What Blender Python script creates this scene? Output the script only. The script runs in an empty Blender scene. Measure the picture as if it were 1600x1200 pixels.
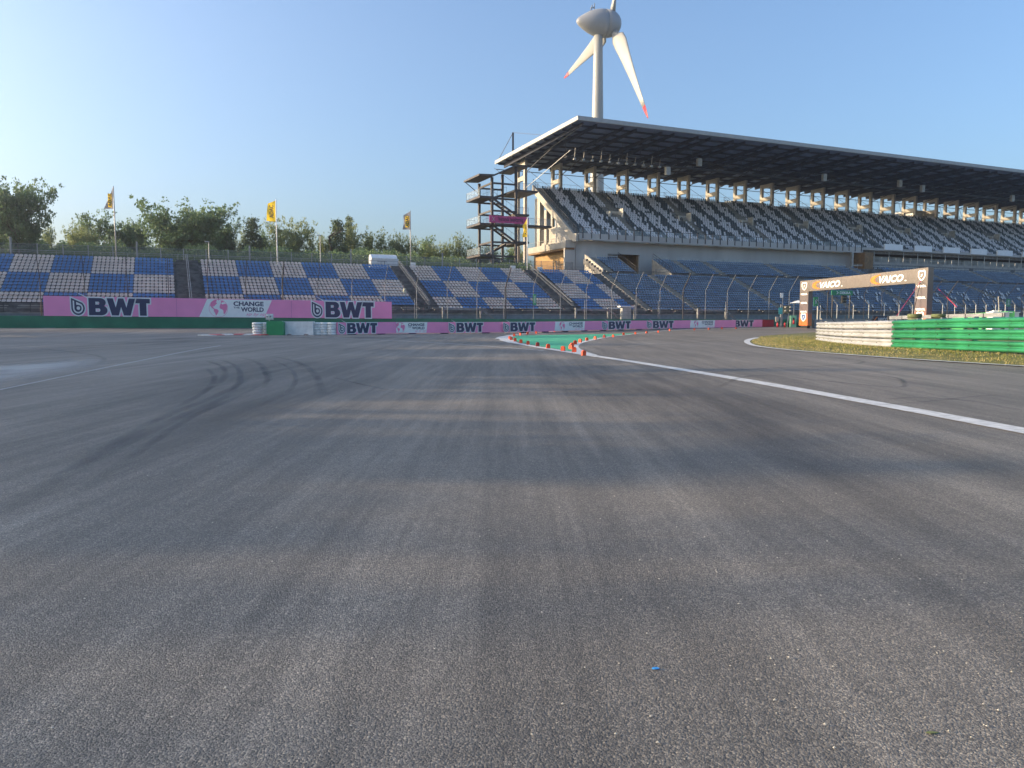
import bpy, math, random
import numpy as np
random.seed(7); np.random.seed(7)
R = math.radians
sc = bpy.context.scene
COL = sc.collection

# ------------------------------------------------------------------ camera
FPX, H = 1200.0, 1.5
PITCH = math.atan(102/1200)
cam_d = bpy.data.cameras.new("camera"); cam = bpy.data.objects.new("camera", cam_d); COL.objects.link(cam)
cam_d.sensor_width = 36; cam_d.lens = 27; cam_d.clip_end = 20000; cam_d.clip_start = 0.05
cam.location = (0, 0, H); cam.rotation_euler = (math.pi/2-PITCH, 0, 0)
sc.camera = cam
# ------------------------------------------------------------------ world, sun, exposure
SUN_EL, SUN_AZ = R(14.0), R(-90.0)          # azimuth measured from +Y towards +X
w = bpy.data.worlds.new("World"); sc.world = w; w.use_nodes = True
nt = w.node_tree; bg = nt.nodes["Background"]
sky = nt.nodes.new("ShaderNodeTexSky"); sky.sky_type = 'NISHITA'; sky.sun_disc = False
sky.sun_elevation = SUN_EL; sky.sun_rotation = SUN_AZ
sky.air_density = 1.0; sky.dust_density = 4.4; sky.ozone_density = 3.6; sky.altitude = 100
nt.links.new(sky.outputs[0], bg.inputs[0]); bg.inputs[1].default_value = 0.13
sun_d = bpy.data.lights.new("sun", 'SUN'); sun_d.energy = 3.0; sun_d.angle = R(0.55); sun_d.color = (1.0, 0.76, 0.48)
sun = bpy.data.objects.new("sun", sun_d); COL.objects.link(sun)
sdir = (math.sin(SUN_AZ)*math.cos(SUN_EL), math.cos(SUN_AZ)*math.cos(SUN_EL), math.sin(SUN_EL))
from mathutils import Vector, Matrix
sun.rotation_euler = Vector(sdir).to_track_quat('Z', 'Y').to_euler(); sun.location = (-40, 0, 40)
sc.view_settings.view_transform = 'Standard'; sc.view_settings.look = 'None'
sc.view_settings.exposure = 1.45; sc.view_settings.gamma = 1
sc.cycles.max_bounces = 6; sc.cycles.transparent_max_bounces = 16

# ------------------------------------------------------------------ measuring helpers
cp, sp = math.cos(PITCH), math.sin(PITCH)
DX, DY = math.sin(R(66)), math.cos(R(66))            # the stands run along d, n points away from the track
F0 = (-54.7, 82.0)
def W(s, t, z): return (F0[0]+DX*s-DY*t, F0[1]+DY*s+DX*t, z)
def ray(px, py):
    u = (px-800)/FPX; v = (600-py)/FPX
    return (u, cp+v*sp, -sp+v*cp)
def to_st(x, y): return ((x-F0[0])*DX+(y-F0[1])*DY, -(x-F0[0])*DY+(y-F0[1])*DX)
def at_t(px, py, t):
    r = ray(px, py); k = (t-F0[0]*DY+F0[1]*DX)/(-r[0]*DY+r[1]*DX)
    x, y, z = r[0]*k, r[1]*k, H+r[2]*k
    return to_st(x, y)[0], z
def at_s(px, py, s):
    r = ray(px, py); k = (s+F0[0]*DX+F0[1]*DY)/(r[0]*DX+r[1]*DY)
    x, y, z = r[0]*k, r[1]*k, H+r[2]*k
    return to_st(x, y)[1], z
def at_Y(px, py, Y):
    r = ray(px, py); k = Y/r[1]; return (r[0]*k, Y, H+r[2]*k)
def sstep(a, b, x):
    x = np.clip((x-a)/(b-a), 0, 1); return x*x*(3-2*x)
def gz(x, y):
    s = (x-F0[0])*DX+(y-F0[1])*DY; t = -(x-F0[0])*DY+(y-F0[1])*DX
    A = np.interp(s, [0, 60, 95, 130], [.56, .30, .33, .35])
    return A*sstep(-27, -8, t)
def G(px, py):
    r = ray(px, py); z = 0.0
    for _ in range(25):
        k = min(max((z-H)/r[2], 0), 200); z = z*.5+.5*float(gz(r[0]*k, r[1]*k))
    k = (z-H)/r[2]
    return (r[0]*k, r[1]*k)

# ------------------------------------------------------------------ object helpers
WL = {}
def wloc(o): return WL.get(o.name, Vector((0, 0, 0)))
def tag(o, label=None, cat=None, group=None, kind=None):
    if label: o['label'] = label
    if cat: o['category'] = cat
    if group: o['group'] = group
    if kind: o['kind'] = kind
    return o
def thing(name, label, cat, loc, group=None):
    o = bpy.data.objects.new(name, None); COL.objects.link(o); o.location = loc; o.empty_display_size = .2
    WL[o.name] = Vector(loc); return tag(o, label, cat, group)
def link(name, me, mat=None, parent=None, loc=None):
    o = bpy.data.objects.new(name, me); COL.objects.link(o)
    if parent: o.parent = parent; WL[o.name] = wloc(parent)
    elif loc: o.location = loc; WL[o.name] = Vector(loc)
    if mat and not me.materials: me.materials.append(mat)
    return o
class MB:
    def __init__(s): s.v = []; s.f = []
    def add(s, vs, fs):
        b = len(s.v); s.v += [tuple(v) for v in vs]; s.f += [tuple(i+b for i in f) for f in fs]; return s
    def hexa(s, c):   # 8 corners: bottom 4 ccw, top 4
        return s.add(c, [(0,3,2,1),(4,5,6,7),(0,1,5,4),(1,2,6,5),(2,3,7,6),(3,0,4,7)])
    def box(s, x0, x1, y0, y1, z0, z1):
        return s.hexa([(x0,y0,z0),(x1,y0,z0),(x1,y1,z0),(x0,y1,z0),(x0,y0,z1),(x1,y0,z1),(x1,y1,z1),(x0,y1,z1)])
    def bst(s, s0, s1, t0, t1, z0, z1):
        return s.hexa([W(s0,t0,z0),W(s1,t0,z0),W(s1,t1,z0),W(s0,t1,z0),W(s0,t0,z1),W(s1,t0,z1),W(s1,t1,z1),W(s0,t1,z1)])
    def obox(s, c, ux, uy, hx, hy, z0, z1):   # oriented box, ux/uy unit 2D
        q = [(c[0]+a*hx*ux[0]+b*hy*uy[0], c[1]+a*hx*ux[1]+b*hy*uy[1]) for a, b in ((-1,-1),(1,-1),(1,1),(-1,1))]
        return s.hexa([(x,y,z0) for x,y in q]+[(x,y,z1) for x,y in q])
    def bar(s, p, q, w, h=None, up=(0,0,1)):
        h = h or w; p = Vector(p); q = Vector(q); d = (q-p).normalized(); up = Vector(up)
        a = d.cross(up)
        if a.length < .05: a = d.cross(Vector((1,0,0)))
        a.normalize(); b = a.cross(d).normalized(); a *= w/2; b *= h/2
        return s.hexa([p-a-b, p+a-b, q+a-b, q-a-b, p-a+b, p+a+b, q+a+b, q-a+b])
    def tube(s, p, q, r0, r1=None, n=8, caps=True):
        r1 = r0 if r1 is None else r1
        p = Vector(p); q = Vector(q); d = (q-p).normalized(); a = d.cross(Vector((0,0,1)))
        if a.length < .05: a = Vector((1,0,0))
        a.normalize(); b = d.cross(a)
        vs = []; fs = []
        for c, r in ((p,r0),(q,r1)):
            for i in range(n):
                th = 2*math.pi*i/n; vs.append(c+a*(r*math.cos(th))+b*(r*math.sin(th)))
        for i in range(n): fs.append((i,(i+1)%n,n+(i+1)%n,n+i))
        if caps: fs += [tuple(range(n))[::-1], tuple(range(n,2*n))]
        return s.add(vs, fs)
    def lathe(s, c, prof, n=20, axis='Z', caps=True):
        vs = []; fs = []; m = len(prof)
        for r, z in prof:
            for i in range(n):
                th = 2*math.pi*i/n; vs.append((c[0]+r*math.cos(th), c[1]+r*math.sin(th), c[2]+z))
        for j in range(m-1):
            for i in range(n):
                fs.append((j*n+i, j*n+(i+1)%n, (j+1)*n+(i+1)%n, (j+1)*n+i))
        if caps: fs += [tuple(range(n))[::-1], tuple(range((m-1)*n, m*n))]
        return s.add(vs, fs)
    def prism(s, pts, dv):   # polygon pts (3D) extruded by vector dv
        n = len(pts); dv = Vector(dv); pts = [Vector(p) for p in pts]
        return s.add(pts+[p+dv for p in pts], [tuple(range(n))[::-1], tuple(range(n,2*n))]+[(i,(i+1)%n,n+(i+1)%n,n+i) for i in range(n)])
    def build(s, name, mat, parent=None, loc=None, smooth=False):
        base = wloc(parent) if parent else Vector(loc or (0,0,0))
        me = bpy.data.meshes.new(name)
        me.from_pydata([(v[0]-base.x, v[1]-base.y, v[2]-base.z) for v in s.v], [], s.f); me.update()
        if smooth:
            me.polygons.foreach_set('use_smooth', [True]*len(me.polygons))
        return link(name, me, mat, parent, tuple(base) if not parent else None)
def np_mesh(name, V, Fq):
    me = bpy.data.meshes.new(name); nF, k = Fq.shape
    me.vertices.add(len(V)); me.vertices.foreach_set('co', V.astype(np.float32).ravel())
    me.loops.add(nF*k); me.loops.foreach_set('vertex_index', Fq.astype(np.int32).ravel())
    me.polygons.add(nF); me.polygons.foreach_set('loop_start', np.arange(0, nF*k, k, dtype=np.int32))
    me.polygons.foreach_set('loop_total', np.full(nF, k, dtype=np.int32))
    me.update(calc_edges=True); me.validate(); return me

# ------------------------------------------------------------------ materials
MATS = {}
def mat(name, col, rough=.7, metal=0, var=.12, scale=2.0, bump=0, bscale=20, spec=.5, col2=None, streak=False):
    if name in MATS: return MATS[name]
    m = bpy.data.materials.new(name); m.use_nodes = True; t = m.node_tree; b = t.nodes['Principled BSDF']
    b.inputs['Roughness'].default_value = rough; b.inputs['Metallic'].default_value = metal
    b.inputs['Specular IOR Level'].default_value = spec
    tc = t.nodes.new('ShaderNodeTexCoord'); n = t.nodes.new('ShaderNodeTexNoise')
    n.inputs['Scale'].default_value = scale; n.inputs['Detail'].default_value = 6
    if streak:
        mp = t.nodes.new('ShaderNodeMapping'); mp.inputs['Scale'].default_value = (1,1,.12)
        t.links.new(tc.outputs['Object'], mp.inputs[0]); t.links.new(mp.outputs[0], n.inputs['Vector'])
    else: t.links.new(tc.outputs['Object'], n.inputs['Vector'])
    mx = t.nodes.new('ShaderNodeMix'); mx.data_type = 'RGBA'
    c2 = col2 or tuple(c*(1-var*2.2) for c in col); c1 = tuple(min(1, c*(1+var)) for c in col)
    mr = t.nodes.new('ShaderNodeMapRange'); mr.inputs[1].default_value = .3; mr.inputs[2].default_value = .7
    t.links.new(n.outputs[0], mr.inputs[0]); t.links.new(mr.outputs[0], mx.inputs[0])
    mx.inputs[6].default_value = (*c2, 1); mx.inputs[7].default_value = (*c1, 1)
    t.links.new(mx.outputs[2], b.inputs['Base Color'])
    if bump:
        n2 = t.nodes.new('ShaderNodeTexNoise'); n2.inputs['Scale'].default_value = bscale; n2.inputs['Detail'].default_value = 5
        t.links.new(tc.outputs['Object'], n2.inputs['Vector'])
        bp = t.nodes.new('ShaderNodeBump'); bp.inputs['Strength'].default_value = bump; bp.inputs['Distance'].default_value = .02
        t.links.new(n2.outputs[0], bp.inputs['Height']); t.links.new(bp.outputs[0], b.inputs['Normal'])
    MATS[name] = m; return m
def alpha_mat(name, col, alpha, rough=.5):
    m = mat(name, col, rough, var=.05); m.node_tree.nodes['Principled BSDF'].inputs['Alpha'].default_value = alpha; return m

def N(t, typ, **kw):
    n = t.nodes.new(typ)
    for k, v in kw.items(): setattr(n, k, v)
    return n
def asphalt(name, dark=1.0, tint=(1,1,1)):
    m = bpy.data.materials.new(name); m.use_nodes = True; t = m.node_tree; L = t.links.new; b = t.nodes['Principled BSDF']
    tc = N(t,'ShaderNodeTexCoord')
    P = tc.outputs['Object']
    vo = N(t,'ShaderNodeTexVoronoi'); vo.inputs['Scale'].default_value = 118; L(P, vo.inputs['Vector'])
    vo2 = N(t,'ShaderNodeTexVoronoi'); vo2.inputs['Scale'].default_value = 240; L(P, vo2.inputs['Vector'])
    sep = N(t,'ShaderNodeSeparateColor'); L(vo.outputs['Color'], sep.inputs[0])
    # stone brightness
    r1 = N(t,'ShaderNodeValToRGB'); e = r1.color_ramp.elements
    e[0].position = 0; e[0].color = (.036*dark,.036*dark,.038*dark,1); e[1].position = 1; e[1].color = (.125*dark,.12*dark,.115*dark,1)
    x = r1.color_ramp.elements.new(.75); x.color = (.075*dark,.074*dark,.074*dark,1)
    L(sep.outputs[0], r1.inputs[0])
    # rare white stones
    wh = N(t,'ShaderNodeMath', operation='GREATER_THAN'); wh.inputs[1].default_value = .9965; L(sep.outputs[1], wh.inputs[0])
    ds = N(t,'ShaderNodeMath', operation='LESS_THAN'); ds.inputs[1].default_value = .42; L(vo.outputs['Distance'], ds.inputs[0])
    wm = N(t,'ShaderNodeMath', operation='MULTIPLY'); L(wh.outputs[0], wm.inputs[0]); L(ds.outputs[0], wm.inputs[1])
    mw = N(t,'ShaderNodeMix', data_type='RGBA'); L(wm.outputs[0], mw.inputs[0]); L(r1.outputs[0], mw.inputs[6]); mw.inputs[7].default_value = (.5,.47,.42,1)
    # large wear streaks along several directions
    def noise(scale, rot, detail=4):
        mp = N(t,'ShaderNodeMapping'); mp.inputs['Scale'].default_value = scale; mp.inputs['Rotation'].default_value = (0,0,rot)
        L(P, mp.inputs[0]); n = N(t,'ShaderNodeTexNoise'); n.inputs['Scale'].default_value = 1; n.inputs['Detail'].default_value = detail
        L(mp.outputs[0], n.inputs['Vector']); return n.outputs[0]
    def rng(o, a, c, lo, hi):
        r = N(t,'ShaderNodeMapRange'); r.inputs[1].default_value = a; r.inputs[2].default_value = c
        r.inputs[3].default_value = lo; r.inputs[4].default_value = hi; L(o, r.inputs[0]); return r.outputs[0]
    def mul(a, c):
        n = N(t,'ShaderNodeMath', operation='MULTIPLY'); L(a, n.inputs[0]); L(c, n.inputs[1]); return n.outputs[0]
    f = rng(noise((2.6,.12,1), R(5)), .3, .7, .80, 1.18)
    f = mul(f, rng(noise((1.0,.06,1), R(-9)), .3, .7, .80, 1.16))
    f = mul(f, rng(noise((9,.35,1), R(-3), 6), .3, .7, .88, 1.12))
    f = mul(f, rng(noise((22,1.1,1), R(4), 3), .3, .7, .93, 1.07))
    f = mul(f, rng(noise((.12,.12,.1), 0), .3, .7, .82, 1.15))
    f = mul(f, rng(noise((5,5,1), 0), .3, .7, .93, 1.07))
    vm = N(t,'ShaderNodeVectorMath', operation='SCALE'); L(mw.outputs[2], vm.inputs[0]); L(f, vm.inputs[3])
    vt = N(t,'ShaderNodeVectorMath', operation='MULTIPLY'); L(vm.outputs[0], vt.inputs[0]); vt.inputs[1].default_value = tint
    L(vt.outputs[0], b.inputs['Base Color'])
    b.inputs['Roughness'].default_value = .62; b.inputs['Specular IOR Level'].default_value = .42
    hs = N(t,'ShaderNodeMath', operation='SUBTRACT'); hs.inputs[0].default_value = 1; L(vo.outputs['Distance'], hs.inputs[1])
    h2 = N(t,'ShaderNodeMath', operation='MULTIPLY_ADD'); L(sep.outputs[2], h2.inputs[0]); h2.inputs[1].default_value = .7; L(hs.outputs[0], h2.inputs[2])
    h3 = N(t,'ShaderNodeMath', operation='MULTIPLY_ADD'); L(vo2.outputs['Distance'], h3.inputs[0]); h3.inputs[1].default_value = -.4; L(h2.outputs[0], h3.inputs[2])
    bp = N(t,'ShaderNodeBump'); bp.inputs['Strength'].default_value = .8; bp.inputs['Distance'].default_value = .005
    L(h3.outputs[0], bp.inputs['Height']); L(bp.outputs[0], b.inputs['Normal'])
    return m
def mask_mat(name, col, scale, lo, hi, amax, rough=.7, rot=0, sc2=60):
    m = bpy.data.materials.new(name); m.use_nodes = True; t = m.node_tree; L = t.links.new; b = t.nodes['Principled BSDF']
    b.inputs['Base Color'].default_value = (*col, 1); b.inputs['Roughness'].default_value = rough
    tc = N(t,'ShaderNodeTexCoord'); mp = N(t,'ShaderNodeMapping'); mp.inputs['Scale'].default_value = scale; mp.inputs['Rotation'].default_value = (0,0,rot)
    L(tc.outputs['Object'], mp.inputs[0]); n = N(t,'ShaderNodeTexNoise'); n.inputs['Scale'].default_value = 1; n.inputs['Detail'].default_value = 8
    L(mp.outputs[0], n.inputs['Vector'])
    n2 = N(t,'ShaderNodeTexNoise'); n2.inputs['Scale'].default_value = sc2; L(tc.outputs['Object'], n2.inputs['Vector'])
    a = N(t,'ShaderNodeMath', operation='MULTIPLY_ADD'); L(n2.outputs[0], a.inputs[0]); a.inputs[1].default_value = .35; L(n.outputs[0], a.inputs[2])
    r = N(t,'ShaderNodeMapRange'); r.inputs[1].default_value = lo+.17; r.inputs[2].default_value = hi+.17; r.inputs[4].default_value = amax
    L(a.outputs[0], r.inputs[0])
    at = N(t,'ShaderNodeAttribute', attribute_name='fade'); mm = N(t,'ShaderNodeMath', operation='MULTIPLY')
    L(r.outputs[0], mm.inputs[0]); L(at.outputs['Fac'], mm.inputs[1]); L(mm.outputs[0], b.inputs['Alpha'])
    return m

M_ASPH = asphalt('asphalt', 2.5, (1.12,1.03,.87))
M_PIT = asphalt('asphalt_pit_lane', 2.45, (1.12,1.03,.87))
M_CONC = mat('concrete', (.30,.30,.29), .85, var=.18, scale=.8, bump=.3, streak=True)
M_CONCD = mat('concrete_steps', (.17,.165,.16), .9, var=.25, scale=1.2)
M_WALLG = mat('facade_grey', (.50,.48,.45), .8, var=.08, scale=.3, streak=True)
M_BEIGE = mat('concrete_beige', (.42,.39,.34), .8, var=.1, scale=.6, streak=True)
M_WOOD = mat('ochre_panel', (.42,.25,.09), .6, var=.12, scale=1.5)
M_BROWN = mat('brown_panel', (.24,.14,.06), .6, var=.15)
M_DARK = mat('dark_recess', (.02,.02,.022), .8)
M_STEEL = mat('galvanised_steel', (.26,.27,.28), .5, .5, var=.15)
M_STEELD = mat('dark_steel', (.055,.055,.06), .6, .2, var=.2)
M_STEELL = mat('light_steel', (.45,.45,.43), .5, .3, var=.12)
M_NAVYST = mat('navy_steel', (.015,.02,.04), .7, var=.1)
M_TOWER = mat('tower_brown_steel', (.075,.065,.062), .6, .1, var=.2)
M_WHITE = mat('white_paint', (.78,.79,.78), .5, var=.05)
M_LINE = mat('line_paint', (.62,.63,.62), .65, var=.14, scale=6, bump=.4, bscale=120)
M_PINK = mat('pink_vinyl', (.97,.31,.53), .45, var=.04, scale=.5, bump=.35, bscale=1.3)
M_PINK2 = mat('pink_ink', (.86,.24,.42), .45, var=.02)
M_NAVY = mat('navy_ink', (.035,.04,.10), .45, var=.05)
M_BWHITE = mat('banner_white', (.88,.88,.84), .45, var=.03)
M_GWALL = mat('green_wall_paint', (.035,.20,.105), .6, var=.12, scale=.6)
M_GREEN = mat('green_paint', (.03,.34,.13), .4, var=.1, scale=3)
M_GREENB = mat('green_plastic', (.025,.26,.10), .4, var=.06)
M_GRUN = mat('green_runoff_paint', (.06,.42,.23), .75, var=.12, scale=1.5, bump=.3, bscale=60)
M_RED = mat('red_plastic', (.50,.02,.035), .45, var=.08)
M_ORANGE = mat('orange_foam', (.72,.085,.025), .55, var=.1, scale=8)
M_DORANGE = mat('dark_orange_foam', (.32,.03,.02), .6, var=.1, scale=8)
M_KRED = mat('kerb_red', (.5,.06,.06), .6, var=.15, scale=4)
M_GREYBLUE = mat('stand_front_panel', (.20,.25,.29), .6, var=.1)
M_BLUESEAT = mat('blue_seat_plastic', (.12,.26,.50), .4, var=.12, scale=.9)
M_BLUE2 = mat('faded_blue_seat_plastic', (.20,.28,.38), .45, var=.15, scale=.6)
M_WSEAT = mat('pale_seat_plastic', (.76,.65,.57), .45, var=.1, scale=.9)
M_WSEAT2 = mat('white_seat_plastic', (.80,.75,.75), .45, var=.08, scale=.9)
M_DSEAT = mat('charcoal_seat_plastic', (.05,.065,.07), .5, var=.15, scale=.9)
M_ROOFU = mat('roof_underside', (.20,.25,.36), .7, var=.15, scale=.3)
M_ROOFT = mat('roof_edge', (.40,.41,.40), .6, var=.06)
M_TURB = mat('turbine_paint', (.34,.34,.32), .45, var=.04, scale=.2)
M_NAC = mat('nacelle_paint', (.30,.31,.33), .45, var=.05, scale=.3)
M_TIP = mat('blade_tip_red', (.42,.03,.03), .5, var=.05)
M_BLACK = mat('black_rubber', (.02,.02,.02), .7)
M_OLTYRE = mat('olive_painted_tyre', (.13,.15,.06), .8, var=.25, scale=6, bump=.4)
M_TYREW = mat('white_painted_tyre', (.80,.80,.78), .6, var=.12, scale=3, bump=.2)
M_TREEB = mat('bark', (.12,.09,.065), .9, var=.3, scale=3, bump=.5)
M_GLASS = alpha_mat('glass_balustrade', (.55,.65,.7), .22, .1)
M_TENT = mat('tent_fabric', (.62,.62,.62), .6, var=.06)
M_TEAL = mat('teal_sign', (.05,.35,.38), .5)
M_LGREEN = mat('light_green_cabinet', (.30,.62,.38), .5)
M_OLIVE = mat('olive_box', (.20,.20,.13), .6, var=.2)
M_VAN_O = mat('swoosh_orange', (.8,.22,.04), .5)
M_CREAM = mat('arch_print_white', (.95,.93,.90), .5, var=.03)
M_SHB = mat('shield_blue', (.08,.16,.36), .5)
M_STRAP = mat('ratchet_strap', (.62,.04,.10), .6)

def leaf_mat(name, c1, c2):
    m = bpy.data.materials.new(name); m.use_nodes = True; t = m.node_tree; L = t.links.new; b = t.nodes['Principled BSDF']
    b.inputs['Roughness'].default_value = .6; b.inputs['Specular IOR Level'].default_value = .3
    tc = N(t,'ShaderNodeTexCoord'); n = N(t,'ShaderNodeTexNoise'); n.inputs['Scale'].default_value = .8; L(tc.outputs['Object'], n.inputs['Vector'])
    oi = N(t,'ShaderNodeObjectInfo'); ad = N(t,'ShaderNodeMath', operation='MULTIPLY_ADD'); L(oi.outputs['Random'], ad.inputs[0]); ad.inputs[1].default_value = .5
    r = N(t,'ShaderNodeMapRange'); r.inputs[1].default_value = .3; r.inputs[2].default_value = .7; r.inputs[3].default_value = -.2; r.inputs[4].default_value = .7
    L(n.outputs[0], r.inputs[0]); L(r.outputs[0], ad.inputs[2])
    mx = N(t,'ShaderNodeMix', data_type='RGBA'); mx.inputs[6].default_value = (*c1,1); mx.inputs[7].default_value = (*c2,1); L(ad.outputs[0], mx.inputs[0])
    L(mx.outputs[2], b.inputs['Base Color'])
    tr = N(t,'ShaderNodeBsdfTranslucent'); L(mx.outputs[2], tr.inputs[0]); ms = N(t,'ShaderNodeMixShader'); ms.inputs[0].default_value = .4
    L(b.outputs[0], ms.inputs[1]); L(tr.outputs[0], ms.inputs[2]); L(ms.outputs[0], t.nodes['Material Output'].inputs[0])
    return m
M_YEL = leaf_mat('flag_yellow', (.92,.62,.04), (.98,.70,.06)); M_FGREY = leaf_mat('flag_grey', (.30,.29,.30), (.36,.35,.36))
M_LEAF = leaf_mat('locust_leaves', (.10,.16,.085), (.20,.28,.12))
M_LEAFB = leaf_mat('birch_leaves', (.15,.20,.09), (.32,.35,.14))
M_PINE = leaf_mat('pine_needles', (.08,.12,.07), (.15,.19,.09))

# ------------------------------------------------------------------ ground and road surfaces
def surf(name, xs, ys, zf, material, keep=None, off=0):
    X, Y = np.meshgrid(xs, ys); Z = zf(X, Y)+off
    V = np.stack([X.ravel(), Y.ravel(), Z.ravel()], 1); nx = len(xs)
    i, j = np.meshgrid(np.arange(nx-1), np.arange(len(ys)-1)); a = (j*nx+i).ravel()
    Fq = np.stack([a, a+1, a+nx+1, a+nx], 1)
    if keep is not None:
        c = V[Fq].mean(1); Fq = Fq[keep(c[:,0], c[:,1])]
    me = np_mesh(name, V, Fq); me.polygons.foreach_set('use_smooth', [True]*len(me.polygons))
    o = link(name, me, material); tag(o, kind='structure'); return o
M_FIELD = mat('field_grass', (.26,.24,.13), .95, var=.3, scale=.15)
MB().box(-4000, 4000, -1500, 6000, -1.0, -.06).build('ground', M_FIELD).__setitem__('kind', 'structure')
xs = np.unique(np.concatenate([np.arange(-170, 200, 2.0)])); ys = np.arange(-40, 172, 2.0)
surf('racetrack', xs, ys, gz, M_ASPH, keep=lambda x, y: (-(x-F0[0])*DY+(y-F0[1])*DX) < -4.5)

def cr(pts, step=.5):
    """Catmull-Rom resample of 2D points"""
    P = [np.array(p, float) for p in pts]; P = [2*P[0]-P[1]]+P+[2*P[-1]-P[-2]]; out = []
    for i in range(1, len(P)-2):
        n = max(2, int(np.linalg.norm(P[i+1]-P[i])/step))
        for k in range(n):
            t = k/n
            out.append(.5*((2*P[i])+(-P[i-1]+P[i+1])*t+(2*P[i-1]-5*P[i]+4*P[i+1]-P[i+2])*t*t+(-P[i-1]+3*P[i]-3*P[i+1]+P[i+2])*t**3))
    out.append(P[-2]); return np.array(out)
def strip_geo(pts, width, off, step=.5, fade=False, cross=1):
    C = cr(pts, step); T = np.gradient(C, axis=0); T /= np.linalg.norm(T, axis=1)[:,None]+1e-9
    Nn = np.stack([-T[:,1], T[:,0]], 1); n = len(C)
    wd = np.interp(np.linspace(0,1,n), np.linspace(0,1,len(width)), width) if hasattr(width,'__len__') else np.full(n, width)
    cols = []; fd = []
    for c in range(cross+1):
        k = c/cross-.5; q = C+Nn*(wd*k)[:,None]; cols.append(np.stack([q[:,0], q[:,1], gz(q[:,0],q[:,1])+off], 1))
        e = np.sin(np.linspace(0,1,n)*math.pi)**.5; fd.append(e*(1-abs(2*k)**2) if fade else np.ones(n))
    V = np.concatenate(cols); FD = np.concatenate(fd); Fq = []
    for c in range(cross):
        for i in range(n-1): Fq.append((c*n+i, (c+1)*n+i, (c+1)*n+i+1, c*n+i+1))
    Fq = np.array(Fq)[:, ::-1]
    return V, Fq, FD
def join_geo(L):
    V = []; Fq = []; D = []; b = 0
    for v, f, d in L: V.append(v); Fq.append(f+b); D.append(d); b += len(v)
    return np.concatenate(V), np.concatenate(Fq), np.concatenate(D)
def fade_obj(name, geos, material):
    V, Fq, D = join_geo(geos); me = np_mesh(name, V, Fq)
    at = me.attributes.new('fade', 'FLOAT', 'POINT'); at.data.foreach_set('value', D.astype(np.float32))
    return tag(link(name, me, material), kind='structure')
def gl(L): return [G(*p) for p in L]
def flat_poly(name, pts, off, material):
    me = bpy.data.meshes.new(name); me.from_pydata([(x,y,float(gz(x,y))+off) for x,y in pts], [], [tuple(range(len(pts)))]); me.update()
    if me.polygons[0].normal.z < 0: me.flip_normals()
    return me
# pit lane sheet (slightly browner asphalt right of the long white line)
front = [(785,531.3),(795,534),(830,540.6),(870,547.2),(915,554.3),(950,559.6),(1000,567.3),(1100,583.6),(1200,600.6),(1300,618.6),(1450,645.8),(1600,674)]
fw = gl(front); fw.append((fw[-1][0]+(fw[-1][0]-fw[-2][0])*2.2, fw[-1][1]+(fw[-1][1]-fw[-2][1])*2.2))
curve = [(925,555.3),(906,549),(898.5,544.5),(897.5,540.5),(903,536.7),(916,533.0),(943,527.7),(972,524),(1017,518.9),(1051,516.3),(1085,514.8),(1150,513.4),(1209,512.9)]
cw = gl(curve)
pitpoly = [G(925,555.3)]+cr(cw[1:], 1).tolist()+[(60,112),(80,60),(60,5)]+[tuple(p) for p in fw[::-1] if p[1] < 29.5]
def poly_grid(name, poly, off, material, step=2.0):
    import bmesh
    bm = bmesh.new(); vs = [bm.verts.new((p[0], p[1], 0)) for p in poly]; bm.faces.new(vs)
    x0 = min(p[0] for p in poly); x1 = max(p[0] for p in poly); y0 = min(p[1] for p in poly); y1 = max(p[1] for p in poly)
    for a, c0, c1 in ((0,x0,x1),(1,y0,y1)):
        k = c0+step
        while k < c1:
            co = [0,0,0]; co[a] = k; no = [0,0,0]; no[a] = 1
            bmesh.ops.bisect_plane(bm, geom=bm.verts[:]+bm.edges[:]+bm.faces[:], plane_co=co, plane_no=no); k += step
    for v in bm.verts: v.co.z = float(gz(v.co.x, v.co.y))+off
    bmesh.ops.recalc_face_normals(bm, faces=bm.faces)
    if sum(f.normal.z for f in bm.faces) < 0: bmesh.ops.reverse_faces(bm, faces=bm.faces)
    me = bpy.data.meshes.new(name); bm.to_mesh(me); bm.free(); return tag(link(name, me, material), kind='structure')
poly_grid('pit_lane', pitpoly, .004, M_PIT)
green = [(797,529.6),(800,526.8),(806,524.8),(850,523.6),(900,522.8),(950,521.9),(996,520.8),(975,522.9),(943,526.7),(916,531.8),(902,535.6),(894,540),(893.5,544),(899,549),(890,548.6),(870,545.4),(830,538.6),(805,532.8)]
poly_grid('green_runoff', gl(green), .006, M_GRUN, 3)
Ls = [strip_geo(fw, [.6]+[.45]*4+[.42]*8, .012), strip_geo(cw, [.5,.45,.3,.25,.25,.25], .010),
      strip_geo(gl([(782.5,529.5),(786,526.6),(800,523.8),(820,521.6),(837,520),(865,517.8),(900,515.6)]), [.9,.55,.35,.3], .008),
      strip_geo(gl([(0,609.3),(90,590.5),(175,572.5),(240,559.5),(300,547.5),(345,540)]), [.05,.05,.06,.08], .008),
      strip_geo(gl([(420,524.5),(445,525),(540,529),(640,533.4),(740,539.5),(800,544),(850,548)]), .13, .008),
      strip_geo(gl([(-60,516.8),(0,516.2),(70,515.2),(145,513.8)]), .3, .03)]
V, Fq, D = join_geo(Ls); tag(link('track_line', np_mesh('track_line', V, Fq), M_LINE), kind='structure')
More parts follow.
